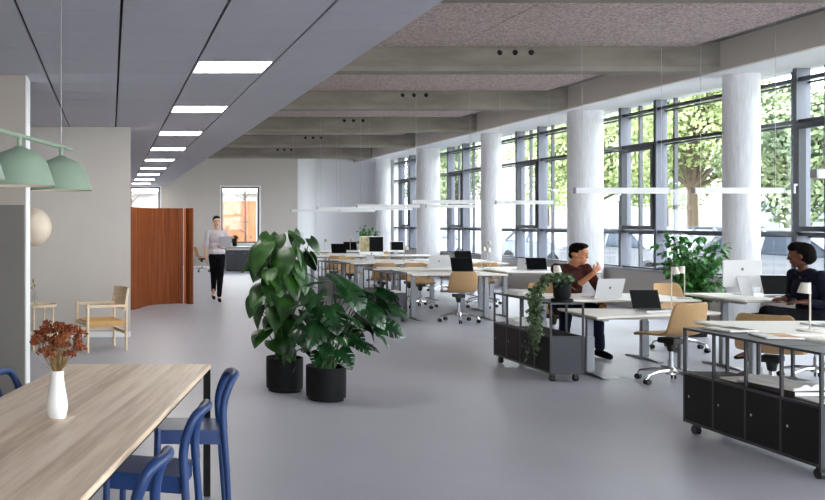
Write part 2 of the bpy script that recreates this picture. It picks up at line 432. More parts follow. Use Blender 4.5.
# ================================================================== LIGHTS IN THE CEILING
nl = ['nearest', 'second', 'third', 'fourth', 'fifth', 'sixth', 'seventh', 'eighth', 'farthest']
proto = None
for k in range(9):
    y = Y0 + (20+5*k)*DY
    lab = '%s square lit panel in the row of tile ceiling lights' % nl[k]
    if proto is None:
        proto = thing('ceiling_light', lab, 'ceiling light', (LINES[8]+0.0, y, ZC), 0, 'square ceiling panel lights')
        xa, xb = 0.009, LINES[9]-LINES[8]-0.009
        MB().box(xa, xb, 0, 0.015, 0, 0.02).box(xa, xb, DY-0.018, DY-0.003, 0, 0.02).box(xa, xa+0.012, 0.015, DY-0.018, 0, 0.02).box(xb-0.012, xb, 0.015, DY-0.018, 0, 0.02).build('frame', WHITEM, proto)
        MB().box(xa+0.012, xb-0.012, 0.015, DY-0.018, 0.004, 0.02).build('diffuser', LIGHTON, proto)
    else: dup(proto, (LINES[8], y, ZC), 0, lab)

# linear pendants over the desks (thin wires to the slab)
def linear(x0, x1, y, label, z=1.84):
    L = x1-x0
    r = thing('linear_pendant_light', label, 'pendant light', (x0, y, z), 0, 'white bar pendants over the desks')
    MB().box(0.012, L-0.012, -0.03, 0.03, -0.028, 0.028).build('housing', PENDW, r, bevel=0.004)
    MB().box(0.02, L-0.02, -0.022, 0.022, -0.031, -0.0285).build('diffuser', mat('pendant_diffuser', (255,255,255), 0.5, emit=(255,250,240), estr=0.08), r)
    for xx in (0, L-0.011): MB().box(xx, xx+0.011, -0.031, 0.031, -0.03, 0.03).build('end_cap', DESKLEG, r)
    for xx in (0.08, L-0.08):
        MB().tube([(xx, 0, 0.028), (xx, 0, 3.93-z)], 0.0018, 5).build('suspension_wire', CABLE, r)
linear(4.84, 6.0, 6.2, 'white bar pendant at the right edge of the view over the nearest desks')
linear(4.84, 5.83, 9.4, 'long white bar pendant above the seated man')
linear(6.08, 7.02, 9.4, 'white bar pendant in front of the nearest column')
linear(4.80, 5.82, 14.4, 'white bar pendant above the empty tan chair in the middle cluster')
linear(6.32, 7.28, 14.8, 'white bar pendant in front of the slim middle column')
linear(4.88, 6.15, 17.9, 'white bar pendant over the fourth cabinet row')
linear(6.4, 7.4, 18.3, 'white bar pendant over the right desks of the fourth row')
linear(4.72, 6.0, 20.6, 'white bar pendant over the fifth desk row, left')
linear(6.1, 7.2, 21.5, 'white bar pendant over the fifth desk row, right')
linear(4.87, 6.2, 24.4, 'farthest left white bar pendant near the back wall')
linear(6.35, 7.4, 25.2, 'farthest right white bar pendant near the curved wall')

# ================================================================== OFFICE CHAIR
def shell_mesh():
    prof = [(0.235, 0.425), (0.215, 0.450), (0.12, 0.452), (0.0, 0.443), (-0.10, 0.446), (-0.165, 0.468), (-0.205, 0.515), (-0.225, 0.58), (-0.245, 0.66), (-0.258, 0.74), (-0.264, 0.775)]
    hw =   [0.19, 0.205, 0.225, 0.232, 0.23, 0.226, 0.224, 0.222, 0.216, 0.203, 0.168]
    curl = [0.0, 0.0, 0.004, 0.012, 0.02, 0.03, 0.045, 0.05, 0.05, 0.045, 0.035]
    bm = bmesh.new(); nV = 12; grid = []
    for i, (p, h, c) in enumerate(zip(prof, hw, curl)):
        a = prof[max(i-1, 0)]; b = prof[min(i+1, len(prof)-1)]
        t = Vector((b[0]-a[0], 0, b[1]-a[1])).normalized(); nrm = Vector((t.z, 0, -t.x))   # towards the sitter
        row = []
        for k in range(nV+1):
            u = -1 + 2*k/nV
            off = c*(abs(u)**2.2)
            row.append(bm.verts.new(Vector((p[0], h*u, p[1])) + nrm*off))
        grid.append(row)
    for i in range(len(prof)-1):
        for k in range(nV): bm.faces.new((grid[i][k], grid[i][k+1], grid[i+1][k+1], grid[i+1][k]))
    bmesh.ops.recalc_face_normals(bm, faces=bm.faces)
    bmesh.ops.solidify(bm, geom=bm.faces[:], thickness=0.022)
    me = bpy.data.meshes.new('seat_shell'); bm.to_mesh(me); bm.free()
    me.polygons.foreach_set('use_smooth', [True]*len(me.polygons)); me.materials.append(TAN)
    return me
SHELL = shell_mesh()
def make_office_chair(label, loc, rz):
    r = thing('office_chair', label, 'chair', loc, rz, 'tan shell swivel chairs')
    o = bpy.data.objects.new('seat_shell', SHELL); COL.objects.link(o); o.parent = r
    md = o.modifiers.new('sub', 'SUBSURF'); md.levels = 1; md.render_levels = 1
    MB().box(-0.09, 0.09, -0.07, 0.07, 0.375, 0.425).lathe([(0.03, 0.30), (0.045, 0.38)], (0,0,0), 16).build('tilt_mechanism', BLACKP, r, bevel=0.006)
    MB().lathe([(0.026, 0.10), (0.026, 0.22), (0.018, 0.221), (0.018, 0.33)], (0,0,0), 16).build('gas_column', CHROME, r, smooth=True)
    b = MB(); b.lathe([(0.05, 0.085), (0.048, 0.13), (0.03, 0.15)], (0,0,0), 16)
    for k in range(5):
        a = 2*PI*k/5 + 0.35; d = Vector((math.cos(a), math.sin(a), 0))
        b.tube([d*0.03+Vector((0,0,0.12)), d*0.16+Vector((0,0,0.115)), d*0.275+Vector((0,0,0.088)), d*0.29+Vector((0,0,0.06))], [0.02, 0.016, 0.012, 0.011], 8)
    b.build('star_base', CHROME, r, smooth=True)
    for k in range(5):
        a = 2*PI*k/5 + 0.35; d = Vector((math.cos(a), math.sin(a), 0)); tn = Vector((-d.y, d.x, 0))
        c = MB()
        for s in (-1, 1):
            p = d*0.29 + Vector((0,0,0.029)) + tn*(0.014*s)
            c.tube([p - tn*0.008, p + tn*0.008], 0.028, 14)
        w_ = c.build('caster', BLACKP, r, smooth=True)
        p = d*0.29 + Vector((0,0,0.045))
        MB().ball(p, (0.016, 0.016, 0.016), 8).build('caster_hood', CHROME, w_, smooth=True)
    return r
CH0 = None
def chair(x, y, deg, label, dz=0):
    global CH0
    if CH0 is None: CH0 = make_office_chair(label, (x, y, 0), math.radians(deg)); return CH0
    return dup(CH0, (x, y, 0), math.radians(deg), label)
chair(5.24, 8.42, 106, 'tan shell chair turned sideways before the low desk with the black laptop')
chair(5.22, 10.62, -80, 'tan shell chair the man in the maroon shirt sits on')
chair(6.72, 10.62, -78, 'empty tan chair behind the tall desk lamps, in front of the green window plant')
chair(5.36, 7.30, 42, 'tan shell chair behind the nearest desk, seen through the nearest black cabinet')
chair(6.70, 8.55, 175, 'tan chair the woman in the navy jacket sits on')
chair(5.26, 13.62, 90, 'tan shell chair seen squarely from behind at the middle desks')
chair(5.48, 15.95, -90, 'tan chair on the far side of the middle desks behind the silver laptop')
chair(6.54, 15.98, -100, 'tan chair between the two middle desk blocks, right of the empty chair')
chair(6.95, 16.75, 80, 'tan chair at the fourth row on the window side')
chair(4.97, 16.5, 85, 'tan chair just beyond the graphite cabinet of the middle row')
chair(5.5, 16.6, 95, 'tan chair behind the silver laptop row, second from the aisle')
chair(5.1, 19.2, -80, 'tan chair behind the all in one computer')
chair(7.2, 19.6, -95, 'tan chair at the window end of the fourth row')
chair(5.0, 20.15, 95, 'tan chair at the fifth row facing the back wall')
chair(6.9, 23.2, 88, 'far tan chair before the last desk row')
chair(2.78, 27.6, 10, 'tan swivel chair by the low grey units at the back wall')

# ================================================================== DESKS
def desk(label, poly, z, legs, leg_mat=DESKLEG, parent=None):
    cx = sum(p[0] for p in poly)/len(poly); cy = sum(p[1] for p in poly)/len(poly)
    r = thing('sit_stand_desk', label, 'desk', (cx, cy, 0), 0, 'white topped sit stand desks')
    pl = [(p[0]-cx, p[1]-cy) for p in poly]
    t = MB().prism(pl, z-0.018, z).build('tabletop', DESKTOP, r, bevel=0.003)
    MB().prism([(p[0]*0.985, p[1]*0.97) for p in pl], z-0.026, z-0.0185).build('table_underside', DESKEDGE, t)
    xs = [l[0]-cx for l in legs]; ys = [l[1]-cy for l in legs]
    MB().box(min(xs), max(xs), min(ys)-0.02, min(ys)+0.02, z-0.065, z-0.0265).box(min(xs), max(xs), ys[0]+0.16, ys[0]+0.20, z-0.06, z-0.0265).build('crossbar', DESKLEG, r)
    for lx, ly in zip(xs, ys):
        m = MB()
        m.box(lx-0.038, lx+0.038, ly-0.03, ly+0.03, 0.03, z*0.62)
        m.box(lx-0.031, lx+0.031, ly-0.024, ly+0.024, z*0.62, z-0.03)
        m.box(lx-0.03, lx+0.03, ly-0.30, ly+0.30, z-0.056, z-0.0275)
        m.prism([(ly-0.31, 0.0), (ly+0.31, 0.0), (ly+0.31, 0.014), (ly+0.06, 0.034), (ly-0.06, 0.034), (ly-0.31, 0.014)], lx-0.035, lx+0.035, 'x')
        m.build('leg', leg_mat, r, bevel=0.004)
    return r
def rect(x0, x1, y0, y1): return [(x0, y0), (x1, y0), (x1, y1), (x0, y1)]
def rdesk(label, x0, x1, y0, y1, z, lx=(0.16, 0.16)):
    ym = (y0+y1)/2
    return desk(label, rect(x0, x1, y0, y1), z, [(x0+lx[0], ym), (x1-lx[1], ym)])
desk('low white desk with a slanting front edge, carrying the open black laptop', [(4.59, 8.50), (6.08, 8.97), (6.12, 9.32), (4.66, 9.40)], 0.61, [(4.74, 8.92), (5.78, 9.1)])
rdesk('white desk the man in the maroon shirt works at', 4.6, 6.22, 9.47, 10.38, 0.69, (0.16, 0.34))
rdesk('white desk beside the window column, with the laptop of the woman in navy', 6.27, 7.75, 8.9, 9.86, 0.735, (0.12, 0.16))
rdesk('white desk at right with the desk lamp, far half of the nearest pair', 4.5, 6.0, 6.08, 6.95, 0.745)
rdesk('nearest white desk at the right edge, beside the long black cabinet', 4.62, 6.1, 5.15, 6.04, 0.74)
rdesk('white desk behind the empty tan chair seen from the back', 4.57, 6.03, 13.65, 14.52, 0.72)
rdesk('white desk carrying the silver laptop in the middle cluster', 4.57, 6.03, 14.62, 15.5, 0.745)
rdesk('white desk with a black and a silver laptop below the third window', 6.16, 7.65, 14.0, 14.88, 0.74)
rdesk('white desk on the window side of the middle cluster, rear half', 6.16, 7.65, 14.96, 15.84, 0.73)
rdesk('white desk beside the fourth cabinet, front half', 4.57, 6.03, 16.95, 17.82, 0.745)
rdesk('white desk carrying the all in one computer', 4.57, 6.03, 17.92, 18.8, 0.74)
rdesk('white desk in the fourth row on the window side, front half', 6.16, 7.65, 17.3, 18.15, 0.73)
rdesk('white desk in the fourth row on the window side, rear half', 6.16, 7.65, 18.25, 19.1, 0.74)
rdesk('white desk in the fifth row by the aisle, front half', 4.57, 6.03, 20.7, 21.55, 0.74)
rdesk('white desk in the fifth row by the aisle, with the black laptop', 4.57, 6.03, 21.65, 22.5, 0.74)
rdesk('white desk in the fifth row on the window side', 6.16, 7.65, 21.0, 21.85, 0.74)
rdesk('white desk in the last row by the aisle', 4.57, 6.03, 24.2, 25.05, 0.74)
rdesk('white desk in the last row on the window side', 6.16, 7.65, 24.4, 25.25, 0.74)
rdesk('white desk along the back wall under the second window', 3.5, 5.2, 28.35, 29.1, 0.76)

# ================================================================== CABINETS
def cabinet(label, x, y, n=4, door=CABBLK, end=CABGRY, fr=CABFR):
    W = 0.32; S = 0.31; L = n*S; zb = 0.078; zm = 0.42; zt = 0.75; t = 0.016
    r = thing('wheeled_cabinet', label, 'cabinet', (x, y, 0), 0, 'low black wheeled cabinets beside the desks')
    f = MB()
    for k in range(n+1):
        for xx in (0, W-t):
            f.box(xx, xx+t, k*S-t/2, k*S+t/2, zb, zt)
    for xx in (0, W-t):
        for z in (zb, zm, zt-t):
            f.box(xx+0.001, xx+t-0.001, 0, L, z, z+t)
    for k in range(n+1):
        for z in (zb, zm, zt-t): f.box(t, W-t, k*S-t/2+0.001, k*S+t/2-0.001, z, z+t)
    f.build('frame', fr, r)
    MB().box(t, W-t, 0.0, L, zt-t-0.001, zt-0.002).build('top_panel', end, r)
    MB().box(t, W-t, 0.0, L, zm+0.002, zm+t+0.001).build('shelf', door, r)
    MB().box(t, W-t, 0, 0.006, zb+t, zm).box(t, W-t, L-0.006, L, zb+t, zm).box(W-0.012, W-0.004, 0.006, L-0.006, zb+t, zm).box(t, W-0.012, 0.006, L-0.006, zb+0.002, zb+0.01).build('carcass', end, r)
    for k in range(n):
        d = MB().box(0.002, 0.012, k*S+t/2+0.003, (k+1)*S-t/2-0.003, zb+t+0.002, zm-0.002).build('door', door, r)
        MB().lathe([(0.0085, -0.006), (0.0085, 0.002)], (0.0, (k+0.5)*S+0.09, 0.27), 10, Matrix.Rotation(PI/2, 4, 'Y')).build('lock', CHROME, d)
    for yy in (0.06, L-0.06):
        for xx in (0.05, W-0.05):
            c = MB().tube([(xx-0.018, yy, 0.031), (xx+0.018, yy, 0.031)], 0.031, 14).box(xx-0.02, xx+0.02, yy-0.022, yy+0.01, 0.045, zb)
            c.build('caster', BLACKP, r, smooth=True)
    return r
cabinet('long black cabinet with four doors at the lower right, nearest the viewer', 4.105, 5.21)
cabinet('black cabinet with the trailing ivy pot standing on it', 4.13, 8.47)
cabinet('graphite cabinet at the aisle end of the middle desk cluster', 4.16, 13.62, door=CABGRY)
cabinet('graphite open frame cabinet behind the big potted plants', 4.16, 16.85, door=CABGRY)
cabinet('graphite cabinet at the fifth desk row, half hidden by the plants', 4.16, 20.6, door=CABGRY)

# ================================================================== LAPTOPS, COMPUTERS, LAMPS
def mark(parent, c, s, M, m=LOGOM):
    """small apple shaped mark on a lid"""
    b = MB()
    pts = []
    for k in range(28):
        a = 2*PI*k/28; rr = s*(1 - 0.12*math.cos(2*a)**2 + (-0.16 if abs(a-PI/2) < 0.3 else 0) + (-0.1 if abs(a-3*PI/2) < 0.2 else 0))
        x_, y_ = rr*math.cos(a)*0.92, rr*math.sin(a)
        if (x_-s*1.05)**2 + (y_-s*0.1)**2 < (s*0.42)**2:
            d = Vector((x_-s*1.05, y_-s*0.1)); d.normalize(); x_, y_ = s*1.05+d.x*s*0.42, s*0.1+d.y*s*0.42
        pts.append((x_, y_))
    b.prism(pts, 0, 0.0012, 'z', M @ Matrix.Translation(c))
    lf = [(0.02*s, 1.0*s), (0.12*s, 1.35*s), (0.45*s, 1.55*s), (0.36*s, 1.2*s)]
    b.prism(lf, 0, 0.0012, 'z', M @ Matrix.Translation(c))
    return b.build('lid_mark', m, parent)
def laptop(label, x, y, z, deg, w=0.32, lidm=SILVER, scr=SCREEN, tilt=18, logo=True, name='laptop', group=None, scale=1):
    """deck extends towards local -y (the user), the lid stands at y=0 and the screen faces -y"""
    r = thing(name, label, 'laptop', (x, y, z), math.radians(deg), group)
    d = w*0.68; h = w*0.66
    b = MB().box(-w/2, w/2, -d, 0, 0.001, 0.014).build('deck', SILVER, r, bevel=0.004)
    MB().box(-w*0.43, w*0.43, -d*0.45, -d*0.08, 0.0142, 0.0155).build('keyboard', KEYM, b)
    MB().box(-w*0.18, w*0.18, -d*0.92, -d*0.55, 0.0142, 0.0148).build('trackpad', mat('trackpad', (196,196,200), 0.3), b)
    M = Matrix.Translation((0, 0.0, 0.015)) @ Matrix.Rotation(math.radians(-tilt), 4, 'X')
    l = MB().box(-w/2, w/2, 0.0, 0.006, 0, h, M).build('lid', lidm, r, bevel=0.0025)
    MB().box(-w/2+0.006, w/2-0.006, -0.0012, -0.0001, 0.008, h-0.006, M).build('screen', scr, l)
    if logo:
        mark(l, (0, h*0.52, -0.0075), w*0.045, M @ Matrix(((-1,0,0,0),(0,0,-1,0),(0,1,0,0),(0,0,0,1))))
    return r
BLID = mat('black_lid', (22, 22, 25), 0.5)
laptop('silver laptop on the desk of the man in maroon, lid towards the viewer', 5.33, 9.66, 0.69, 188, 0.32)
laptop('open black laptop on the low desk, screen towards the viewer', 5.46, 9.16, 0.61, 4, 0.305, BLID)
laptop('open laptop with a dark screen beside the woman in navy', 6.96, 9.36, 0.735, -6, 0.33)
laptop('large silver laptop at the right edge beside the greige lamp', 5.33, 6.52, 0.745, 186, 0.33)
laptop('silver laptop lid towards the viewer on the middle desks', 5.45, 15.0, 0.745, 182, 0.33)
laptop('black laptop behind the empty tan chair seen from the back', 5.55, 14.2, 0.72, 0, 0.345, BLID)
laptop('pale laptop on the window side desk beside the slim column', 6.73, 14.64, 0.74, 180, 0.27)
laptop('slanted black laptop below the third window', 6.82, 14.40, 0.74, -8, 0.31, BLID, tilt=24)
laptop('black laptop one row behind the middle cluster', 6.90, 17.6, 0.73, 0, 0.33, BLID)
laptop('pale laptop half hidden behind the black laptops', 5.79, 15.2, 0.745, 180, 0.24)
laptop('black laptop on the fifth row desk before the white wall', 5.64, 22.25, 0.74, 0, 0.37, BLID)
laptop('black laptop half hidden behind the all in one computer', 6.60, 24.8, 0.74, 0, 0.36, BLID)
PICM = mat('screen_picture', (66, 76, 50), 0.3, rgb2=(150, 132, 92), scale=9, emit=(150, 140, 100), estr=0.15)
def allinone(label, x, y, z, deg, w=0.49, back=False, pic=0.4):
    r = thing('desktop_computer', label, 'computer', (x, y, z), math.radians(deg), None)
    h = w*0.78; z0 = w*0.22
    b = MB().box(-w/2, w/2, 0, 0.02, z0, z0+h).build('display', SILVER if not back else PENDW, r, bevel=0.005)
    MB().box(-w/2+0.012, w/2-0.012, -0.0015, -0.0002, z0+h*0.18, z0+h-0.012).build('screen', SCREEN, b)
    MB().box(-w/2+0.012, -w/2+w*pic, -0.0030, -0.0016, z0+h*0.18, z0+h-0.012).build('screen_picture', PICM, b)
    MB().prism([(0.021, z0+h*0.4), (0.05, z0+h*0.32), (0.13, 0.008), (0.115, 0.008), (0.021, z0+h*0.28)], -w*0.16, w*0.16, 'x').box(-w*0.17, w*0.17, -0.06, 0.13, 0.001, 0.009).build('stand', SILVER if not back else PENDW, r)
    mark(b, (0, z0+h*(0.66 if back else 0.09), 0.0205 if back else 0.0), w*0.04, Matrix(((-1,0,0,0),(0,0,1,0),(0,1,0,0),(0,0,0,1))) if back else Matrix(((1,0,0,0),(0,0,-1,0),(0,1,0,0),(0,0,0,1))))
    return r
allinone('all in one computer with a picture on the left of its screen', 5.30, 18.3, 0.74, 0, 0.49)
allinone('smaller all in one computer to the right with a part lit screen', 6.75, 21.25, 0.74, 0, 0.33, pic=0.1)
allinone('white computer seen from behind, before the nearest column', 6.74, 9.62, 0.735, 168, 0.37, back=True)
allinone('white computer seen from behind at the far left end of the last row', 5.0, 24.6, 0.74, 180, 0.50, back=True)
def desk_lamp(label, x, y, z, deg, h=0.34):
    r = thing('desk_lamp', label, 'lamp', (x, y, z), math.radians(deg), 'greige desk lamps')
    MB().lathe([(0.074, 0.0), (0.076, 0.006), (0.072, 0.012), (0.01, 0.014)], (0,0,0.0005), 24).build('base', LAMPM, r, smooth=True)
    MB().tube([(0,0,0.012), (0,0,h)], 0.0055, 8).tube([(0.004,0,h-0.006), (-0.055,0,h-0.006)], 0.004, 8).build('stem', LAMPM, r, smooth=True)
    M = Matrix.Translation((-0.035, 0, h-0.03)) @ Matrix.Rotation(math.radians(8), 4, 'Y')
    MB().lathe([(0.024, 0.028), (0.028, 0.022), (0.040, -0.045), (0.037, -0.045), (0.025, 0.018)], (0,0,0), 20, M).build('lamp_shade', LAMPM, r, smooth=True)
    return r
desk_lamp('desk lamp nearest the viewer at the right, before the large silver laptop', 4.87, 6.27, 0.745, 0, 0.34)
desk_lamp('desk lamp directly behind the open black laptop on the low desk', 5.76, 9.25, 0.61, 180, 0.44)
desk_lamp('desk lamp at the right end of the desk of the man in maroon', 6.13, 9.62, 0.69, 0, 0.35)
desk_lamp('desk lamp at the left shoulder side of the man in maroon', 4.80, 9.75, 0.69, 180, 0.35)
desk_lamp('desk lamp in front of the second all in one computer', 4.95, 15.2, 0.745, 180, 0.38)
desk_lamp('desk lamp right of the empty chair seen from the back', 6.28, 14.9, 0.735, 0, 0.36)
desk_lamp('second desk lamp right of the empty chair, on the same desk', 6.38, 15.5, 0.73, 180, 0.36)
desk_lamp('small far desk lamp left of the fifth row', 5.2, 21.9, 0.74, 180, 0.38)
desk_lamp('small far desk lamp beside the far black laptop', 5.9, 22.2, 0.74, 180, 0.38)
desk_lamp('desk lamp between the two far computers by the column', 7.4, 17.7, 0.73, 180, 0.42)
desk_lamp('desk lamp on the back desk under the window', 4.5, 28.7, 0.76, 0, 0.34)

# ================================================================== BOOKS AND MAGAZINES
def book(label, x, y, z, deg, w, d, h, cover=PAPER, name='magazine', cat='magazine', open_=False, group='magazines and books on the black cabinets', second=None):
    r = thing(name, label, cat, (x, y, z+0.0005), math.radians(deg), group)
    if open_:
        for s in (-1, 1):
            m = MB(); n = 8; vs = []
            for k in range(n+1):
                u = k/n; xx = s*u*w/2; zz = h*(0.55 + 0.9*math.sin(min(1, u*1.6)*PI*0.9)*0.6 - 0.3*u)
                vs += [(xx, -d/2, zz), (xx, d/2, zz), (xx, -d/2, 0.001), (xx, d/2, 0.001)]
            fs = []
            for k in range(n):
                a = 4*k; b = a+4
                fs += [(a, b, b+1, a+1), (a+2, a+3, b+3, b+2), (a, a+2, b+2, b), (a+1, b+1, b+3, a+3)]
            fs += [(0, 1, 3, 2), (4*n, 4*n+2, 4*n+3, 4*n+1)]
            pg = MB().add(vs, fs).build('page_block', PAPER, r)
            if s == 1:
                MB().box(0.04*w/0.3, 0.12*w/0.3, -d*0.3, d*0.2, h*1.12, h*1.125, Matrix.Translation((0.0,0,0.0))).build('printed_picture', PAPERG, pg)
        MB().box(-w/2-0.004, w/2+0.004, -d/2-0.004, d/2+0.004, 0, 0.0009).build('cover', COVERD, r)
    else:
        MB().box(-w/2, w/2, -d/2, d/2, h-0.0012, h).box(-w/2, w/2, -d/2, d/2, 0, 0.0012).box(-w/2, -w/2+0.0015, -d/2, d/2, 0.0012, h-0.0012).build('cover', cover, r)
        MB().box(-w/2+0.002, w/2-0.003, -d/2+0.003, d/2-0.003, 0.0013, h-0.0013).build('page_block', PAPER, r)
        if second: MB().box(-w*0.1, w*0.45, -d*0.4, d*0.42, h+0.0001, h+0.0006).build('cover_picture', second, r)
    return r
ZT = 0.751; ZSH = 0.4375
book('dark covered magazine lying on the far end of the nearest black cabinet', 4.33, 6.29, ZT, 8, 0.22, 0.24, 0.012, PAPER, second=COVERD)
book('magazine with a yellow and red cover on the nearest black cabinet', 4.38, 5.93, ZT, -12, 0.22, 0.26, 0.010, PAPER, second=COVERY)
book('closed dark book under the open one inside the nearest black cabinet', 4.28, 5.70, ZSH, 2, 0.24, 0.42, 0.030, COVERD)
book('open dark book lying on the shelf inside the nearest black cabinet', 4.27, 5.72, ZSH+0.031, 8, 0.25, 0.40, 0.040, open_=True)
book('flat white magazine on the nearest cabinet shelf, close to the right edge', 4.29, 5.38, ZSH, -4, 0.24, 0.22, 0.008, PAPER, second=PAPERG)
book('thin white magazine under the far end of the open dark book', 4.28, 6.08, ZSH, 3, 0.23, 0.16, 0.012, PAPER)
for k, (lb, yy, dg) in enumerate([('lowest white book of the stack on the ivy cabinet', 9.38, 3), ('middle white book of the stack on the ivy cabinet', 9.36, -5), ('top white book of the stack on the ivy cabinet', 9.33, 7)]):
    book(lb, 4.29, yy, ZT + k*0.017, dg, 0.23, 0.30, 0.016, PAPER, 'book', 'book')
for k, (lb, yy, dg) in enumerate([('lowest white book on the inner shelf of the ivy cabinet', 9.40, 0), ('second white book on the inner shelf of the ivy cabinet', 9.38, 6), ('uppermost white book on the inner shelf of the ivy cabinet', 9.40, -4)]):
    book(lb, 4.285, yy, ZSH + k*0.023, dg, 0.22, 0.25, 0.022, PAPER, 'book', 'book')
book('white magazine on the top of the ivy cabinet next to the pot', 4.29, 9.0, ZT, -6, 0.22, 0.24, 0.008, PAPER)
book('white magazine inside the graphite cabinet of the middle cluster', 4.32, 13.85, ZSH, 5, 0.22, 0.26, 0.02, PAPER)
book('grey magazine on top of the graphite cabinet of the middle cluster', 4.32, 14.4, ZT, -8, 0.22, 0.28, 0.012, PAPER)

# ================================================================== DINING TABLE, BLUE CHAIRS, VASE, GREEN LAMP
TR = [(0.553, 4.98), (-0.25, 4.98), (-0.25-0.2615*4.3, 0.68), (0.553-0.2615*4.3, 0.68)]
t = thing('long_table', 'long bleached oak plank table with black steel legs', 'table', (0, 3.0, 0))
P = [(x, y-3.0) for x, y in TR]
MB().prism(P, 0.695, 0.72).build('tabletop', TABLEW, t, bevel=0.003)
sk = 0.2615
def off(x0, y0): return (x0 + sk*(y0-4.98), y0-3.0)
BLKST = mat('black_steel', (9, 9, 10), 0.5, spec=0.2)
for (dx, yy) in ((0.535, 4.95), (-0.225, 4.95), (0.535, 0.75), (-0.225, 0.75)):
    cx, cy = off(dx, yy)
    MB().box(cx-0.018, cx+0.018, cy-0.018, cy+0.018, 0, 0.694).build('leg', BLKST, t)
for dx in (0.49, -0.19):
    a = off(dx, 4.9); b = off(dx, 0.8)
    MB().prism([(a[0]-0.02, a[1]), (a[0]+0.02, a[1]), (b[0]+0.02, b[1]), (b[0]-0.02, b[1])], 0.645, 0.694).build('side_rail', BLKST, t)
a = off(-0.19, 4.94); b = off(0.5, 4.94)
MB().box(a[0], b[0], a[1]-0.015, a[1]+0.01, 0.65, 0.694).build('end_rail', BLKST, t)

def blue_chair(label, x, y, deg):
    """faces local +x; back loop of bent tube at -x"""
    r = thing('blue_dining_chair', label, 'chair', (x, y, 0), math.radians(deg), 'blue lacquered wooden chairs at the long table')
    hw = 0.135
    MB().prism([(-0.17, -hw-0.012), (0.155, -hw-0.012), (0.165, -hw+0.01), (0.165, hw-0.01), (0.155, hw+0.012), (-0.17, hw+0.012)], 0.437, 0.452).build('seat', BLUE, r, bevel=0.004)
    MB().box(-0.165, 0.145, -hw-0.004, -hw+0.012, 0.378, 0.4365).box(-0.165, 0.145, hw-0.012, hw+0.004, 0.378, 0.4365).box(0.13, 0.146, -hw+0.0125, hw-0.0125, 0.378, 0.4365).box(-0.165, -0.15, -hw+0.0125, hw-0.0125, 0.378, 0.4365).build('apron', BLUE, r, bevel=0.002)
    for s in (-1, 1):
        MB().tube([(0.16, s*(hw+0.01), 0.0), (0.155, s*(hw+0.01), 0.25), (0.15, s*(hw+0.008), 0.44), (0.15, s*(hw+0.008), 0.462)], [0.012, 0.015, 0.016, 0.011], 12).build('front_leg', BLUE, r, smooth=True)
        MB().tube([(-0.21, s*(hw+0.012), 0.0), (-0.195, s*(hw+0.01), 0.25), (-0.18, s*(hw+0.008), 0.46)], [0.013, 0.017, 0.018], 12).build('rear_leg', BLUE, r, smooth=True)
    b = []
    side = [(-0.18, hw+0.008, 0.46), (-0.176, hw+0.006, 0.54), (-0.186, hw+0.002, 0.61), (-0.205, hw-0.004, 0.665), (-0.222, hw-0.018, 0.698), (-0.236, hw-0.045, 0.713), (-0.247, hw-0.085, 0.717), (-0.252, 0, 0.718)]
    pts = [Vector(p) for p in side] + [Vector((p[0], -p[1], p[2])) for p in reversed(side[:-1])]
    # smooth by Catmull-Rom
    sp = []
    for i in range(len(pts)-1):
        p0, p1, p2, p3 = pts[max(i-1,0)], pts[i], pts[i+1], pts[min(i+2, len(pts)-1)]
        for k in range(4):
            u = k/4; sp.append(0.5*((2*p1)+(-p0+p2)*u+(2*p0-5*p1+4*p2-p3)*u*u+(-p0+3*p1-3*p2+p3)*u**3))
    sp.append(pts[-1])
    MB().tube(sp, 0.020, 12).build('backrest_hoop', BLUE, r, smooth=True)
    return r
bc = blue_chair('blue chair at the far right corner of the long table', 0.395, 4.70, 178)
dup(bc, (0.165, 3.90, 0), math.radians(165), 'middle blue chair on the right side of the long table')
dup(bc, (-0.055, 3.09, 0), math.radians(163), 'nearest blue chair, cut by the bottom edge of the picture')
dup(bc, (-0.35, 4.65, 0), math.radians(-15), 'blue chair on the left side of the long table, cut by the left edge')

# vase and dried flowers
vz = 0.72
v = thing('white_vase', 'slim white ceramic vase standing on the long table', 'vase', (-0.215, 3.60, vz))
VP = [(0.0005, 0.0012), (0.033, 0.0012), (0.036, 0.008), (0.041, 0.03), (0.043, 0.05), (0.041, 0.075), (0.035, 0.105), (0.029, 0.14), (0.0265, 0.17), (0.0275, 0.19), (0.0245, 0.19), (0.0235, 0.17), (0.022, 0.06), (0.0005, 0.05)]
MB().lathe(VP, (0,0,0), 40).build('vase_body', VASEW, v, smooth=True, angle=60)
fl = thing('dried_flower_bunch', 'bunch of rust red dried yarrow standing in the white vase', 'dried flowers', (-0.215, 3.60, vz+0.05))
st = MB(); hd = MB(); rnd = random.Random(3)
for k in range(58):
    a = rnd.uniform(0, 2*PI); rr = 0.098*math.sqrt(rnd.random()); hh = rnd.uniform(0.24, 0.36) - rr*0.5
    if rr < 0.03: hh = rnd.uniform(0.27, 0.32)
    tip = Vector((rr*math.cos(a), rr*math.sin(a), hh)); b0 = Vector((0.012*math.cos(a), 0.012*math.sin(a), 0.02))
    neck = Vector((0.016*math.cos(a+0.5), 0.016*math.sin(a+0.5), 0.14))
    st.tube([b0, neck, (neck+tip)/2 + Vector((0,0,0.008)), tip], 0.0011, 5)
    R = rnd.uniform(0.016, 0.031)
    for q in range(36):
        th = rnd.uniform(0, 2*PI); qq = R*math.sqrt(rnd.random())
        hd.ball(tip + Vector((qq*math.cos(th), qq*math.sin(th), 0.006+rnd.uniform(-0.009, 0.009)-qq*0.3)), rnd.uniform(0.003, 0.0052), 6)
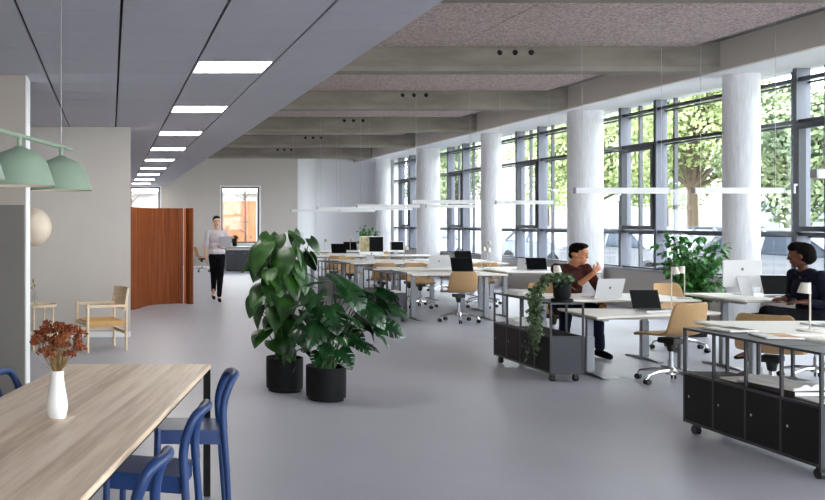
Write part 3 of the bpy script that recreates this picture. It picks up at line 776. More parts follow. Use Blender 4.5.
for k in range(60):
    a = rnd.uniform(0, 2*PI); rr = rnd.uniform(0.01, 0.075); z1 = rnd.uniform(0.16, 0.25)
    p0 = Vector((0.012*math.cos(a), 0.012*math.sin(a), 0.13)); p1 = Vector((rr*math.cos(a), rr*math.sin(a), z1))
    st.tube([p0, (p0+p1)/2+Vector((rnd.uniform(-.006,.006), rnd.uniform(-.006,.006), 0.004)), p1], 0.0008, 4)
st.build('dry_stems', DRYSTEM, fl); hd.build('flower_heads', DRYRED, fl, smooth=True)

# green triple pendant
gl = thing('green_rail_pendant', 'sage green rail pendant with dome shades over the long table', 'pendant light', (0, 3.66, 1.81))
def gp(Y): return (0.267*Y - 1.18, Y-3.66)
pa = gp(3.80); pb = gp(2.1)
ang = math.atan2(pa[1]-pb[1], pa[0]-pb[0])
MB().tube([(pb[0], pb[1], 0), (pa[0], pa[1], 0)], 0.0085, 12).build('rail', GREEN, gl, smooth=True)
for Y in (3.66, 3.2, 2.74, 2.28):
    x, y = gp(Y)
    MB().tube([(x, y, 0.0), (x, y, -0.044)], 0.0085, 10).build('stem', GREEN, gl, smooth=True)
    s = MB().lathe([(0.0, -0.035), (0.012, -0.036), (0.028, -0.045), (0.062, -0.058), (0.085, -0.075), (0.100, -0.098), (0.115, -0.14), (0.127, -0.178), (0.124, -0.178), (0.112, -0.14), (0.097, -0.10), (0.082, -0.079), (0.06, -0.064), (0.0, -0.052)], (x, y, 0), 40).build('lamp_shade', GREEN, gl, smooth=True)
    MB().lathe([(0.1235, -0.1775), (0.1115, -0.14), (0.0965, -0.101), (0.081, -0.081), (0.06, -0.066), (0.001, -0.056)], (x, y, 0), 40, close=False).build('inner_lining', CREAM, s, smooth=True)
for Y in (3.66, 2.28):
    x, y = gp(Y); MB().tube([(x, y, 0.0085), (x, y, ZC-1.81)], 0.0014, 5).build('suspension_wire', CABLE, gl)

# globe wall lamp
g = thing('globe_wall_lamp', 'round opal globe lamp on the grey wall behind the near wall edge', 'lamp', (-1.0, 11.84, 1.45))
MB().ball((0, -0.36, 0), 0.245, 32).build('globe', GLOBE, g, smooth=True)
MB().tube([(0, -0.10, 0), (0, -0.0, 0)], 0.02, 12).tube([(0,-0.02,0),(0,-0.0005,0)], 0.06, 20).build('wall_bracket', BLKST, g, smooth=True)

# wooden lounge chair
lc = thing('wooden_armchair', 'pale oak armchair with tan seat before the grey wall', 'chair', (-0.115, 10.7, 0), math.radians(198), None)
# local: faces +x, width along y
def bar(x0, x1, y0, y1, z0, z1): return MB().box(x0, x1, y0, y1, z0, z1)
wx, wy = 0.235, 0.225
for sx in (-1, 1):
    for sy in (-1, 1):
        top = 0.555 if sx > 0 else 0.60
        MB().tube([(sx*wx, sy*wy, 0), (sx*wx, sy*wy, top)], 0.0175, 14).build('leg', OAK, lc, smooth=True)
for sy in (-1, 1):
    bar(-wx, wx+0.02, sy*wy-0.022, sy*wy+0.022, 0.515, 0.545).build('armrest', OAK, lc, bevel=0.006)
    bar(-wx, wx, sy*wy-0.009, sy*wy+0.009, 0.20, 0.235).build('side_stretcher', OAK, lc) if sy < 0 else None
bar(wx-0.01, wx+0.01, -wy, wy, 0.30, 0.34).build('front_stretcher', OAK, lc)
bar(-wx-0.01, -wx+0.01, -wy, wy, 0.20, 0.24).build('rear_stretcher', OAK, lc)
MB().box(-wx, wx-0.012, -wy+0.018, wy-0.018, 0.33, 0.352).box(-wx+0.01, wx-0.012, -wy+0.0, -wy+0.017, 0.30, 0.358).box(-wx+0.01, wx-0.012, wy-0.017, wy, 0.30, 0.358).build('seat', TANSEAT, lc, bevel=0.003)
m = MB(); n = 10; inner = []; outer_ = []
for k in range(n+1):
    u = -1+2*k/n; y_ = u*(wy+0.02); x_ = -wx-0.035 + 0.07*u*u
    inner.append((x_, y_)); outer_.append((x_-0.016, y_))
m.prism(inner + outer_[::-1], 0.47, 0.735, 'z')
for i, p in enumerate(m.v):                       # lean the top back
    m.v[i] = (p[0] - (p[2]-0.47)*0.16, p[1], p[2])
m.build('backrest', OAK, lc, smooth=True, angle=30)

# round side table with glass vase
rt = thing('round_side_table', 'small round oak side table with a lower shelf', 'table', (-0.86, 10.75, 0))
MB().lathe([(0.001, 0.505), (0.205, 0.505), (0.215, 0.512), (0.215, 0.535), (0.205, 0.535), (0.203, 0.521), (0.001, 0.521)], (0,0,0), 32).build('tabletop', OAK, rt, smooth=True)
MB().lathe([(0.001, 0.15), (0.16, 0.15), (0.16, 0.175), (0.001, 0.175)], (0,0,0), 32).build('shelf', OAK, rt, smooth=True)
for k in range(4):
    a = PI/4 + k*PI/2 + 0.5
    MB().tube([(0.175*math.cos(a), 0.175*math.sin(a), 0), (0.175*math.cos(a), 0.175*math.sin(a), 0.5045)], 0.0135, 10).build('leg', OAK, rt, smooth=True)
gv = thing('glass_bottle_vase', 'clear glass bottle vase with a dry sprig on the round table', 'vase', (-0.91, 10.72, 0.5215))
MB().lathe([(0.001, 0.001), (0.035, 0.001), (0.038, 0.02), (0.036, 0.09), (0.014, 0.13), (0.012, 0.17), (0.010, 0.17), (0.012, 0.128), (0.033, 0.088), (0.001, 0.008)], (0,0,0), 20).build('bottle', glass_mat('clear_glass', (250, 252, 251), 0.12), gv, smooth=True)
sp_ = MB().tube([(0,0,0.01), (0.005,0,0.15), (-0.015,0,0.28)], 0.002, 5).tube([(0.003,0,0.12),(-0.03,0.01,0.2)], 0.0015, 5)
sp_.ball((-0.033, 0.01, 0.205), (0.012,0.01,0.014), 8).ball((-0.016, 0, 0.29), (0.01, 0.01, 0.03), 8).ball((0.0, 0.0, 0.235), (0.011, 0.01, 0.02), 8)
sp_.build('dry_sprig', DRYSTEM, gv)

# rust curved screen
cs = thing('curved_room_screen', 'rust brown curved wooden room screen with vertical slats', 'room divider', (0.9, 16.3, 0))
def slat_wall(pts, name, zt):
    m = MB(); P_ = []
    for i in range(len(pts)-1):
        a, b = Vector(pts[i]), Vector(pts[i+1]); 
        nseg = max(1, int((b-a).length/0.05))
        for k in range(nseg): P_.append(a.lerp(b, k/nseg))
    P_.append(Vector(pts[-1]))
    for i in range(len(P_)-1):
        a, b = P_[i], P_[i+1]; d = (b-a).normalized(); nr = Vector((-d.y, d.x))*0.012
        a2 = a + d*0.0015; b2 = b - d*0.0015
        m.prism([(a2-nr)[:], (b2-nr)[:], (b2+nr)[:], (a2+nr)[:]], 0.0, zt)
    m2 = MB()
    return m.build(name, RUST, cs, bevel=0.0)
def catmull(pts, n=6):
    pts = [Vector(p) for p in pts]; sp = []
    for i in range(len(pts)-1):
        p0, p1, p2, p3 = pts[max(i-1,0)], pts[i], pts[i+1], pts[min(i+2, len(pts)-1)]
        for k in range(n):
            u = k/n; sp.append(0.5*((2*p1)+(-p0+p2)*u+(2*p0-5*p1+4*p2-p3)*u*u+(-p0+3*p1-3*p2+p3)*u**3))
    sp.append(pts[-1]); return sp
slat_wall([(p.x, p.y) for p in catmull([(-1.9, -0.9), (-1.1, -0.95), (-0.55, -0.78), (-0.2, 0.12), (0.2, 0.42), (0.44, 0.46)])], 'long_panel', 1.775)
slat_wall([(p.x, p.y) for p in catmull([(0.50, 0.44), (0.53, 0.36), (0.58, 0.34), (0.62, 0.40)])], 'end_panel', 1.775)
MB().box(0.452, 0.492, 0.43, 0.46, 0, 1.77).build('joint_post', mat('light_rust_edge', (186, 104, 56), 0.5), cs)

# ================================================================== PLANTS
def leaf_blade(kind, L, W, seed=0, fold=0.18, droop=0.25, nc=None):
    """leaf in local coords: base at origin, midrib along +y, up is +z; returns verts, faces"""
    rnd = random.Random(seed)
    vs = []; fs = []
    if kind == 'heart':
        n = 12; us = [k/n for k in range(n+1)]
        def half(u):  # half width
            return W*0.5*(math.sin(PI*min(1, (u*0.93+0.07)**0.62))**0.8)*(1-0.1*u)
        rows = []
        for u in us:
            y = L*u; z = -droop*L*u*u
            hwid = half(u) if u < 1 else 0.001
            back = -0.10*L*(1-u)**4
            row = []
            for s in (-1, -0.66, -0.33, 0, 0.33, 0.66, 1):
                row.append((s*hwid, y + back*abs(s)*1.6, z + abs(s)**1.3*hwid*fold - (abs(s)**3)*hwid*0.25))
            rows.append(row)
        for r_ in rows: vs += r_
        for i in range(n):
            for k in range(6): fs.append((i*7+k, i*7+k+1, (i+1)*7+k+1, (i+1)*7+k))
        return vs, fs
    if kind == 'monstera':
        NR, NC = 27, 12
        slits = {7, 12, 17, 22}
        for i in range(NR+1):
            u = i/NR; wd = W*0.5*(math.sin(PI*min(1, (u*0.93+0.07)**0.62))**0.8) if i < NR else 0.002
            for k in range(NC+1):
                t_ = -1 + 2*k/NC; at = abs(t_)
                y = L*u*0.92 + L*0.13*at*(1-u) * (1 if u > 0.15 else -1.0) + 0.0
                y += L*0.10*at*math.sin(PI*u)
                x = t_*wd
                vs.append((x, y, -droop*L*u*u + at*wd*fold - at**3*wd*0.3))
        for i in range(NR):
            for k in range(NC):
                kc = abs((k+0.5)/NC*2-1)
                if i in slits and kc > 0.36 + 0.12*rnd.random(): continue
                if (i+1) in slits and kc > 0.92: continue
                q = i*(NC+1)+k; fs.append((q, q+1, q+NC+2, q+NC+1))
        return vs, fs
    if kind == 'small':
        vs = [(0,0,0), (-W*0.4, L*0.3, W*0.08), (0, L*0.35, -0.02*L), (W*0.4, L*0.3, W*0.08), (-W*0.5, L*0.55, 0.0), (W*0.5, L*0.55, 0.0), (0, L, -droop*L), (0, L*0.65, -droop*L*0.35)]
        return vs, [(0,2,1), (0,3,2), (1,2,7,4), (2,3,5,7), (4,7,6), (7,5,6)]
def place_leaf(mb, blade, pos, yaw, pitch, roll=0, s=1.0):
    M = Matrix.Translation(pos) @ Matrix.Rotation(yaw, 4, 'Z') @ Matrix.Rotation(pitch, 4, 'X') @ Matrix.Rotation(roll, 4, 'Y') @ Matrix.Scale(s, 4)
    mb.add([M @ Vector(v_) for v_ in blade[0]], blade[1])
def pot(parent, r, h, m=POTB):
    MB().lathe([(0.001, 0), (r*0.88, 0), (r*0.88, h*0.07), (r*0.99, h*0.10), (r, h*0.5), (r, h), (r*0.94, h), (r*0.93, h*0.88), (r*0.93, h*0.15), (0.001, h*0.13)], (0,0,0), 40).build('pot', m, parent, smooth=True, angle=35)
    MB().lathe([(0.001, h*0.5), (r*0.925, h*0.5), (r*0.925, h*0.86), (0.001, h*0.89)], (0,0,0), 24).build('soil', SOIL, parent)
def big_plant(label, x, y, r, h, kind, m, specs, seed):
    p = thing('potted_monstera' if kind == 'monstera' else 'potted_philodendron', label, 'plant', (x, y, 0))
    pot(p, r, h)
    rnd = random.Random(seed); st = MB(); lf = MB()
    for (tx, ty, tz, s, yaw, pitch, roll) in specs:
        b0 = Vector((rnd.uniform(-1,1)*r*0.45, rnd.uniform(-1,1)*r*0.45, h*0.87)); tip = Vector((tx, ty, tz))
        mid_ = b0.lerp(tip, 0.55) + Vector((-(tx)*0.18, -(ty)*0.18, 0.06))
        pts = []
        for k in range(9):
            u = k/8; pts.append(b0*(1-u)**2 + mid_*2*u*(1-u) + tip*u*u)
        st.tube(pts, [0.0075*(1-0.5*k/8) for k in range(9)], 6)
        L = 0.24*s; bl = leaf_blade(kind, L, L*(0.86 if kind == 'heart' else 0.80), rnd.randint(0, 999), fold=rnd.uniform(0.05, 0.3), droop=rnd.uniform(0.15, 0.5))
        place_leaf(lf, bl, tip, yaw, pitch, roll)
    st.build('stems', STEMM, p, smooth=True)
    o = lf.build('foliage', m, p, smooth=True, recalc=False, angle=180)
    return p
rnd = random.Random(11)
# left plant: philodendron, foliage spans x 247..318 px, z 0.36..1.35
specs = []
def pxz(px, py, Y): return ((px-VX)/F*Y, H-(py-VY)/F*Y)
PX, PY_ = 1.555, 8.06
key = [(262,255,1.25,-.1),(295,243,1.15,.05),(283,262,1.3,-.15),(268,246,.9,.05),(308,262,1.0,-.05),(257,272,1.1,-.05),(275,285,1.25,-.15),(300,280,1.2,-.12),(262,298,1.1,-.1),(285,305,1.25,-.15),(306,302,1.1,-.1),(257,318,1.0,-.05),(275,330,1.2,-.12),(298,327,1.1,-.12),(262,342,.95,-.08),(284,350,1.0,-.12),(304,348,.95,-.1),(312,318,1.0,0),(310,285,.9,.1),(270,268,1.0,.15),(290,270,1.0,.18),(280,300,1.0,.18),(268,312,.9,.15),(298,340,.9,.12),(252,308,.85,0),(313,250,.8,.05),(276,318,1.1,-.2),(292,288,1.1,-.2),(268,280,1.0,-.2),(290,332,1.0,-.2),(302,262,1.0,-.15),(278,246,.85,0.1),(285,356,.9,-.05)]
for (px, py, s, dy) in key:
    yy = PY_+dy; X, Z = pxz(px, py-9, yy)
    dx = X-PX
    yaw = math.atan2(-(dx + rnd.uniform(-.08,.08)), dy-0.14+rnd.uniform(-.08,.08))     # leaf points outwards
    specs.append((dx*0.9, dy, Z+0.02, s*rnd.uniform(0.72, 1.0), yaw, -math.radians(rnd.uniform(10, 66)), math.radians(rnd.uniform(-35, 35))))
    if rnd.random() < 0.8: specs.append((dx*0.8+rnd.uniform(-.06,.06), dy+rnd.uniform(-.08,.08), Z-rnd.uniform(0.0, 0.1), s*rnd.uniform(0.6, 0.85), yaw+rnd.uniform(-1.1, 1.1), -math.radians(rnd.uniform(0, 75)), math.radians(rnd.uniform(-40, 40))))
big_plant('tall philodendron with broad heart shaped leaves in the left black pot', PX, PY_, 0.163, 0.30, 'heart', PLM, specs, 5)
specs = []
PX, PY_ = 1.83, 7.66
key = [(335,281,1.1,-.1),(352,300,1.15,.05),(368,296,1.1,-.05),(380,312,1.15,-.05),(390,300,1.0,.05),(360,322,1.2,-.1),(372,334,1.1,-.12),(345,320,1.1,-.15),(330,312,1.1,-.15),(316,300,1.0,-.05),(308,318,1.0,-.1),(302,332,.95,-.05),(318,330,1.0,-.18),(336,338,1.0,-.18),(352,345,.95,-.12),(362,350,.85,-.05),(326,350,.8,-.15),(343,356,.7,-.12),(312,346,.8,-.08),(340,300,1.05,.1),(324,288,.95,.1),(356,310,1.0,.15),(330,326,1.0,.1),(376,322,1.0,.1),(366,309,1.05,-.15),(348,292,1.0,-.15),(347,332,1.0,0.05),(300,310,.9,0),(318,358,.6,-.05),(386,330,1.0,-.08),(322,316,1.0,0.0),(384,296,.9,-.1)]
for (px, py, s, dy) in key:
    yy = PY_+dy; X, Z = pxz(px, py-4, yy); dx = X-PX
    yaw = math.atan2(-(dx + rnd.uniform(-.05,.05)), dy-0.08+rnd.uniform(-.05,.05))
    specs.append((dx*0.86, dy, Z+0.02, s*rnd.uniform(0.95, 1.18), yaw, -math.radians(rnd.uniform(-8, 42)), math.radians(rnd.uniform(-40, 40))))
big_plant('monstera with split leaves in the right black pot on the open floor', PX, PY_, 0.168, 0.285, 'monstera', MONM, specs, 6)

# trailing ivy on the cabinet
iv = thing('trailing_ivy', 'trailing ivy in a black pot hanging down over the black cabinet', 'plant', (4.30, 8.58, 0.751))
MB().lathe([(0.001, 0), (0.093, 0), (0.097, 0.004), (0.097, 0.026), (0.09, 0.03), (0.001, 0.024)], (0,0,0), 28).build('saucer', POTB, iv, smooth=True)
MB().lathe([(0.001, 0.0305), (0.062, 0.0305), (0.075, 0.05), (0.081, 0.18), (0.076, 0.18), (0.07, 0.06), (0.001, 0.05)], (0,0,0), 28).build('pot', POTB, iv, smooth=True)
MB().lathe([(0.001, 0.06), (0.07, 0.1), (0.07, 0.16), (0.001, 0.165)], (0,0,0), 20).build('soil', SOIL, iv)
st = MB(); lf = MB(); rnd = random.Random(21)
for k in range(24):
    a = rnd.uniform(0, 2*PI); x0 = 0.05*math.cos(a); y0 = 0.05*math.sin(a)
    hang = k < 13
    if hang:
        ex = -0.215 + rnd.uniform(-0.03, 0.015); ey = rnd.uniform(-0.06, 0.19); drop = rnd.uniform(0.06, 0.66) * (1.0 if ey > -0.02 else 0.5)
        pts = [Vector((x0, y0, 0.16)), Vector((x0*0.5-0.06, y0*0.6+ey*0.3, 0.25)), Vector((ex+0.02, ey*0.85, 0.13)), Vector((ex, ey, -0.02)), Vector((ex, ey, -0.02-drop*0.5)), Vector((ex+rnd.uniform(-.015,.0), ey+rnd.uniform(-.03,.03), -0.02-drop))]
    else:
        rr = rnd.uniform(0.04, 0.15); pts = [Vector((x0, y0, 0.16)), Vector((x0*1.3, y0*1.3, 0.24)), Vector((rr*math.cos(a)-0.05, rr*math.sin(a)+0.02, rnd.uniform(0.2, 0.27)))]
    sp = catmull(pts, 6); st.tube(sp, 0.0016, 4)
    for p in sp[1:]:
        for q in range(2 if hang else 4):
            L = rnd.uniform(0.028, 0.05)
            place_leaf(lf, leaf_blade('small', L, L*0.85, 0), p + Vector((rnd.uniform(-.012,.008), rnd.uniform(-.02,.02), rnd.uniform(-.015,.015))), rnd.uniform(0, 2*PI), -math.radians(rnd.uniform(0, 80)), rnd.uniform(-.5,.5))
st.build('stems', STEMM, iv); lf.build('foliage', IVYM, iv, recalc=False)

def leafy(label, name, x, y, z0, r, h, spread, ztop, m, n, seed, potm=POTB, LS=(0.05, 0.09), zlow=None):
    p = thing(name, label, 'plant', (x, y, z0)); pot(p, r, h, potm)
    rnd = random.Random(seed); st = MB(); lf = MB()
    for k in range(n):
        a = rnd.uniform(0, 2*PI); rr = spread*math.sqrt(rnd.random()); zz = rnd.uniform(zlow or h+0.1, ztop) - 0.25*rr
        tip = Vector((rr*math.cos(a), rr*math.sin(a), zz))
        b0 = Vector((rnd.uniform(-.3,.3)*r, rnd.uniform(-.3,.3)*r, h*0.86)); c = Vector((tip.x*0.35, tip.y*0.35, b0.z+(zz-b0.z)*0.6))
        sp = [b0*(1-u)**2 + c*2*u*(1-u) + tip*u*u for u in [q/6 for q in range(7)]]
        st.tube(sp, [0.006-0.0007*q for q in range(7)], 5)
        for p_ in sp[2:]:
            for q in range(3):
                L = rnd.uniform(*LS)
                place_leaf(lf, leaf_blade('small', L, L*0.6, 0, droop=0.3), p_ + Vector((rnd.uniform(-.02,.02),)*3), rnd.uniform(0, 2*PI), math.radians(rnd.uniform(-70, 20)), rnd.uniform(-.5,.5))
    st.build('stems', STEMM, p); lf.build('foliage', m, p, recalc=False)
leafy('bright green bushy plant in a black pot by the window beside the nearest column', 'potted_ficus', 7.72, 12.0, 0, 0.22, 0.46, 0.42, 1.42, FICM, 110, 8, LS=(0.07, 0.12), zlow=0.55)
leafy('small green plant in a dark pot on a far desk before the white wall', 'small_potted_plant', 7.05, 24.75, 0.741, 0.09, 0.16, 0.36, 0.72, FICM, 22, 9, LS=(0.08, 0.13), zlow=0.25)
leafy('little plant on the desk below the back wall window', 'desk_plant', 3.95, 28.75, 0.761, 0.07, 0.12, 0.16, 0.36, MONM, 14, 10)

# grey units at the back wall
for k, lab in enumerate(['left grey sideboard unit under the desk by the back window', 'right grey sideboard unit beside the plant leaves at the back']):
    x0 = 3.56 + k*0.78
    r = thing('low_cabinet', lab, 'cabinet', (x0, 27.85, 0), 0, 'grey units at the back')
    MB().box(0, 0.76, 0.016, 0.42, 0.04, 0.66).build('body', CABGRY, r)
    for q in range(2):
        d = MB().box(0.005+0.378*q, 0.375+0.378*q, 0.0, 0.015, 0.05, 0.65).build('door', CABGRY, r)
        MB().box(0.17+0.378*q, 0.22+0.378*q, -0.008, -0.0005, 0.55, 0.56).build('handle', CHROME, d)
    MB().box(0.03, 0.73, 0.04, 0.40, 0, 0.0395).build('plinth', BLACKP, r)
# ================================================================== PEOPLE
def union(mb, name, m, parent, voxel=0.008, smooth=4, disp=0.0):
    me = bpy.data.meshes.new('tmp'); me.from_pydata(mb.v, [], mb.f); me.update()
    bm = bmesh.new(); bm.from_mesh(me); bmesh.ops.recalc_face_normals(bm, faces=bm.faces); bm.to_mesh(me); bm.free()
    o = bpy.data.objects.new('tmp', me); COL.objects.link(o)
    r_ = o.modifiers.new('r', 'REMESH'); r_.mode = 'VOXEL'; r_.voxel_size = voxel
    s_ = o.modifiers.new('s', 'SMOOTH'); s_.iterations = smooth; s_.factor = 0.5
    dg = bpy.context.evaluated_depsgraph_get(); ev = o.evaluated_get(dg)
    nm = bpy.data.meshes.new_from_object(ev); nm.name = name
    bpy.data.objects.remove(o); bpy.data.meshes.remove(me)
    if disp:
        for v_ in nm.vertices:
            n_ = noise.noise(v_.co*14) + 0.5*noise.noise(v_.co*31)
            v_.co += v_.normal*disp*n_
    nm.materials.clear(); nm.materials.append(m)
    nm.polygons.foreach_set('use_smooth', [True]*len(nm.polygons))
    q = bpy.data.objects.new(name, nm); COL.objects.link(q); q.parent = parent
    return q
def caps(mb, pts, rs, n=14, flat=None):
    """chain of tapered limbs with round joints"""
    pts = [Vector(p) for p in pts]
    for i in range(len(pts)-1):
        mb.tube([pts[i], pts[i+1]], [rs[i], rs[i+1]], n)
    for p, r in zip(pts, rs): mb.ball(p, r, n)
    return mb
def frame_m(o, fwd, up=Vector((0,0,1))):
    f = Vector(fwd).normalized(); u = (up - f*up.dot(f)).normalized(); s = f.cross(u)   # right = s
    M = Matrix((( s.x, f.x, u.x, o[0]), (s.y, f.y, u.y, o[1]), (s.z, f.z, u.z, o[2]), (0,0,0,1)))
    return M    # local x = right, y = forward (face), z = up
def head_shapes(mb, M, s=1.0):
    """head of height 0.235*s; M places the head centre (between the ears), y forward"""
    def b(c, r, rot=None):
        R = M.to_3x3() @ (rot or Matrix.Identity(3)); mb.ball(M @ (Vector(c)*s), tuple(x*s for x in r), 18, R.to_4x4())
    b((0, -0.012, 0.028), (0.076, 0.095, 0.090)); b((0, 0.022, -0.032), (0.060, 0.068, 0.078)); b((0, 0.052, -0.085), (0.030, 0.030, 0.026))
    b((0, 0.060, 0.030), (0.058, 0.030, 0.050)); b((0, 0.098, -0.018), (0.012, 0.017, 0.014)); b((0, 0.089, 0.004), (0.009, 0.013, 0.026))
    b((0, 0.082, -0.052), (0.024, 0.012, 0.007)); b((0, 0.080, -0.062), (0.020, 0.012, 0.008))
    for sx in (-1, 1):
        b((sx*0.034, 0.066, -0.020), (0.020, 0.018, 0.018)); b((sx*0.030, 0.077, 0.026), (0.020, 0.010, 0.007))
        b((sx*0.077, -0.004, -0.006), (0.010, 0.020, 0.032)); b((sx*0.045, 0.005, -0.070), (0.022, 0.045, 0.028))
def face_parts(body, M, s=1.0, lip=LIPM, hair=HAIRB):
    for sx in (-1, 1):
        e = MB(); e.ball(M @ (Vector((sx*0.030, 0.0795, 0.010))*s), (0.0135*s, 0.0085*s, 0.0075*s), 12, M.to_3x3().to_4x4()); eo = e.build('eye', EYEW, body, smooth=True)
        i_ = MB(); i_.ball(M @ (Vector((sx*0.030, 0.0865, 0.010))*s), (0.0062*s, 0.003*s, 0.0062*s), 10, M.to_3x3().to_4x4()); i_.build('iris', EYED, eo, smooth=True)
        br = MB(); br.tube([M @ (Vector((sx*0.014, 0.0885, 0.026))*s), M @ (Vector((sx*0.030, 0.0885, 0.031))*s), M @ (Vector((sx*0.048, 0.078, 0.026))*s)], [0.003*s, 0.0038*s, 0.002*s], 6); br.build('eyebrow', hair, body)
    l = MB(); l.ball(M @ (Vector((0, 0.0895, -0.0565))*s), (0.021*s, 0.0075*s, 0.0075*s), 12, M.to_3x3().to_4x4()); l.build('lips', lip, body, smooth=True)
def hand_shapes(mb, wrist, fwd, palm_n, L=0.17, curl=0.5, side=1, spread=0.12, curls=None):
    """fwd: direction of the fingers, palm_n: direction the palm faces, side: +1 thumb on local +x"""
    f = Vector(fwd).normalized(); n = Vector(palm_n); n = (n - f*n.dot(f)).normalized(); x = f.cross(n)*side
    w = Vector(wrist)
    pl = L*0.50
    R = Matrix((( x.x, f.x, n.x), (x.y, f.y, n.y), (x.z, f.z, n.z)))
    mb.ball(w + f*pl*0.52, (0.040, pl*0.60, 0.015), 14, R.to_4x4()); mb.ball(w + f*pl*0.8, (0.040, pl*0.28, 0.013), 14, R.to_4x4())
    mb.tube([w - f*0.03, w + f*0.02], [0.026, 0.024], 12)
    lens = [0.40, 0.45, 0.42, 0.33]
    for k in range(4):
        c = (curls[k] if curls else curl)
        base = w + f*pl*0.92 + x*(0.029 - 0.0195*k); d = (f + x*spread*(1.5-k)/1.5).normalized()
        p = base; pts = [base - f*0.02, base]; ang = 0
        for q, seg in enumerate((0.44, 0.32, 0.24)):
            ang += c*(0.75 if q == 0 else 1.0); dd = d*math.cos(ang) + n*math.sin(ang); p = p + dd*L*lens[k]*seg*1.0; pts.append(p)
        caps(mb, pts, [0.0095, 0.0092, 0.0085, 0.0078, 0.0068], 8)
    tb = w + f*pl*0.28 + x*0.030; d = (f*0.75 + x*0.65 + n*0.35).normalized()
    caps(mb, [w + f*pl*0.2 + x*0.012, tb, tb + d*0.034, tb + (d*0.6+f*0.5+n*0.25).normalized()*0.06], [0.014, 0.0125, 0.0105, 0.0085], 8)
def ell(mb, c, r, yaw=0, n=18): mb.ball(c, r, n, Matrix.Rotation(yaw, 4, 'Z'))

def shirt_collar(parent, m, c, r, h, fwd, name='collar'):
    pts = []; 
    f = Vector(fwd).normalized(); s = Vector((f.y, -f.x, 0)); b = MB()
    for k in range(13):
        a = -2.5 + 5.0*k/12; d = -f*math.cos(a) + s*math.sin(a)
        pts.append(Vector(c) + d*r + Vector((0,0,-0.25*h*abs(a)/2.5)))
    b.tube(pts, h*0.4, 6); return b.build(name, m, parent, smooth=True)

# ---------- seated man in maroon (faces the viewer's right)
mx, my = 5.35, 10.50
man = thing('person', 'seated person in maroon shirt with raised hand, behind a silver laptop', 'person', (0, 0, 0))
HC = Vector((5.345, 10.28, 1.140)); hf = Vector((0.56, -0.82, -0.12)); HM = frame_m(HC, hf)
neck = Vector((5.32, 10.36, 1.02)); chest = Vector((5.31, 10.42, 0.86)); waist = Vector((5.32, 10.52, 0.62)); hip = Vector((5.32, 10.58, 0.50))
ty = math.radians(12)
shR = Vector((5.13, 10.36, 0.975)); shL = Vector((5.49, 10.40, 0.970))    # image-left shoulder, image-right shoulder
elR = Vector((5.27, 10.20, 0.775)); wrR = Vector((5.375, 10.02, 0.945)); 
elL = Vector((5.60, 10.28, 0.715)); wrL = Vector((5.50, 10.10, 0.60))
hipR = Vector((5.22, 10.55, 0.52)); hipL = Vector((5.42, 10.55, 0.52)); knR = Vector((5.12, 10.12, 0.53)); knL = Vector((5.44, 10.08, 0.53))
anR = Vector((5.10, 10.16, 0.10)); anL = Vector((5.43, 10.00, 0.10)); anL2 = anL
b = MB(); head_shapes(b, HM, 1.0)
caps(b, [HC + Vector((-0.015, 0.01, -0.05)), neck, Vector((5.315, 10.39, 0.95))], [0.052, 0.052, 0.06])
ell(b, chest, (0.165, 0.10, 0.14), ty); ell(b, (5.315, 10.46, 0.72), (0.145, 0.095, 0.14), ty); ell(b, hip+Vector((0,0,0.04)), (0.16, 0.11, 0.10), ty)
caps(b, [shR, elR, wrR], [0.045, 0.036, 0.025]); caps(b, [shL, elL, wrL], [0.045, 0.036, 0.025])
caps(b, [hipR, knR, anR], [0.07, 0.05, 0.035]); caps(b, [hipL, knL, anL], [0.07, 0.05, 0.035])
hand_shapes(b, wrR, (0.45, -0.05, 0.55), (-0.2, 0.75, 0.25), 0.17, 0.6, 1)
hand_shapes(b, wrL, (-0.25, -0.9, -0.1), (-0.2, 0.1, -0.9), 0.17, 0.45, -1)
body = union(b, 'body', SKINL, man, 0.0065, 3); face_parts(body, HM, 1.0)
c = MB()
ell(c, chest, (0.185, 0.118, 0.145), ty); ell(c, (5.315, 10.46, 0.74), (0.168, 0.115, 0.16), ty); ell(c, (5.32, 10.54, 0.58), (0.175, 0.125, 0.10), ty)
ell(c, (5.31, 10.385, 0.985), (0.14, 0.08, 0.05), ty)
caps(c, [chest+Vector((0,0,0.06)), shR, (shR+elR)/2, elR + (wrR-elR)*0.10], [0.07, 0.064, 0.056, 0.050]); caps(c, [chest+Vector((0,0,0.06)), shL, (shL+elL)/2, elL, elL+(wrL-elL)*0.3], [0.07, 0.064, 0.056, 0.050, 0.045])
union(c, 'shirt', SHIRTB, man, 0.008, 4, 0.006)
shirt_collar(man, SHIRTB, neck + Vector((0.005,-0.005,-0.035)), 0.066, 0.035, (0.6, -0.75, 0))
c = MB(); caps(c, [hipR, knR, anR+Vector((0,0,0.02))], [0.088, 0.070, 0.052]); caps(c, [hipL, knL, anL+Vector((0,0,0.02))], [0.088, 0.070, 0.052]); ell(c, hip, (0.178, 0.135, 0.085), ty)
union(c, 'trousers', DENIM, man, 0.009, 4, 0.005)
for a_ in (anR, anL):
    s_ = MB(); caps(s_, [a_+Vector((0,0.03,-0.045)), a_+Vector((0.01,-0.10,-0.055)), a_+Vector((0.02,-0.17,-0.062))], [0.045, 0.042, 0.034])
    for i, p in enumerate(s_.v): s_.v[i] = (p[0], p[1], max(p[2], 0.004))
    union(s_, 'shoe', BLKCLOTH, man, 0.008, 2)
h = MB()
R3 = HM.to_3x3().to_4x4()
h.ball(HM @ Vector((0, -0.028, 0.052)), (0.083, 0.098, 0.082), 18, R3); h.ball(HM @ Vector((0, 0.030, 0.105)), (0.066, 0.060, 0.032), 18, R3)
h.ball(HM @ Vector((0, -0.07, 0.0)), (0.066, 0.045, 0.06), 18, R3); h.ball(HM @ Vector((0.02, 0.055, 0.108)), (0.045, 0.035, 0.024), 16, R3)
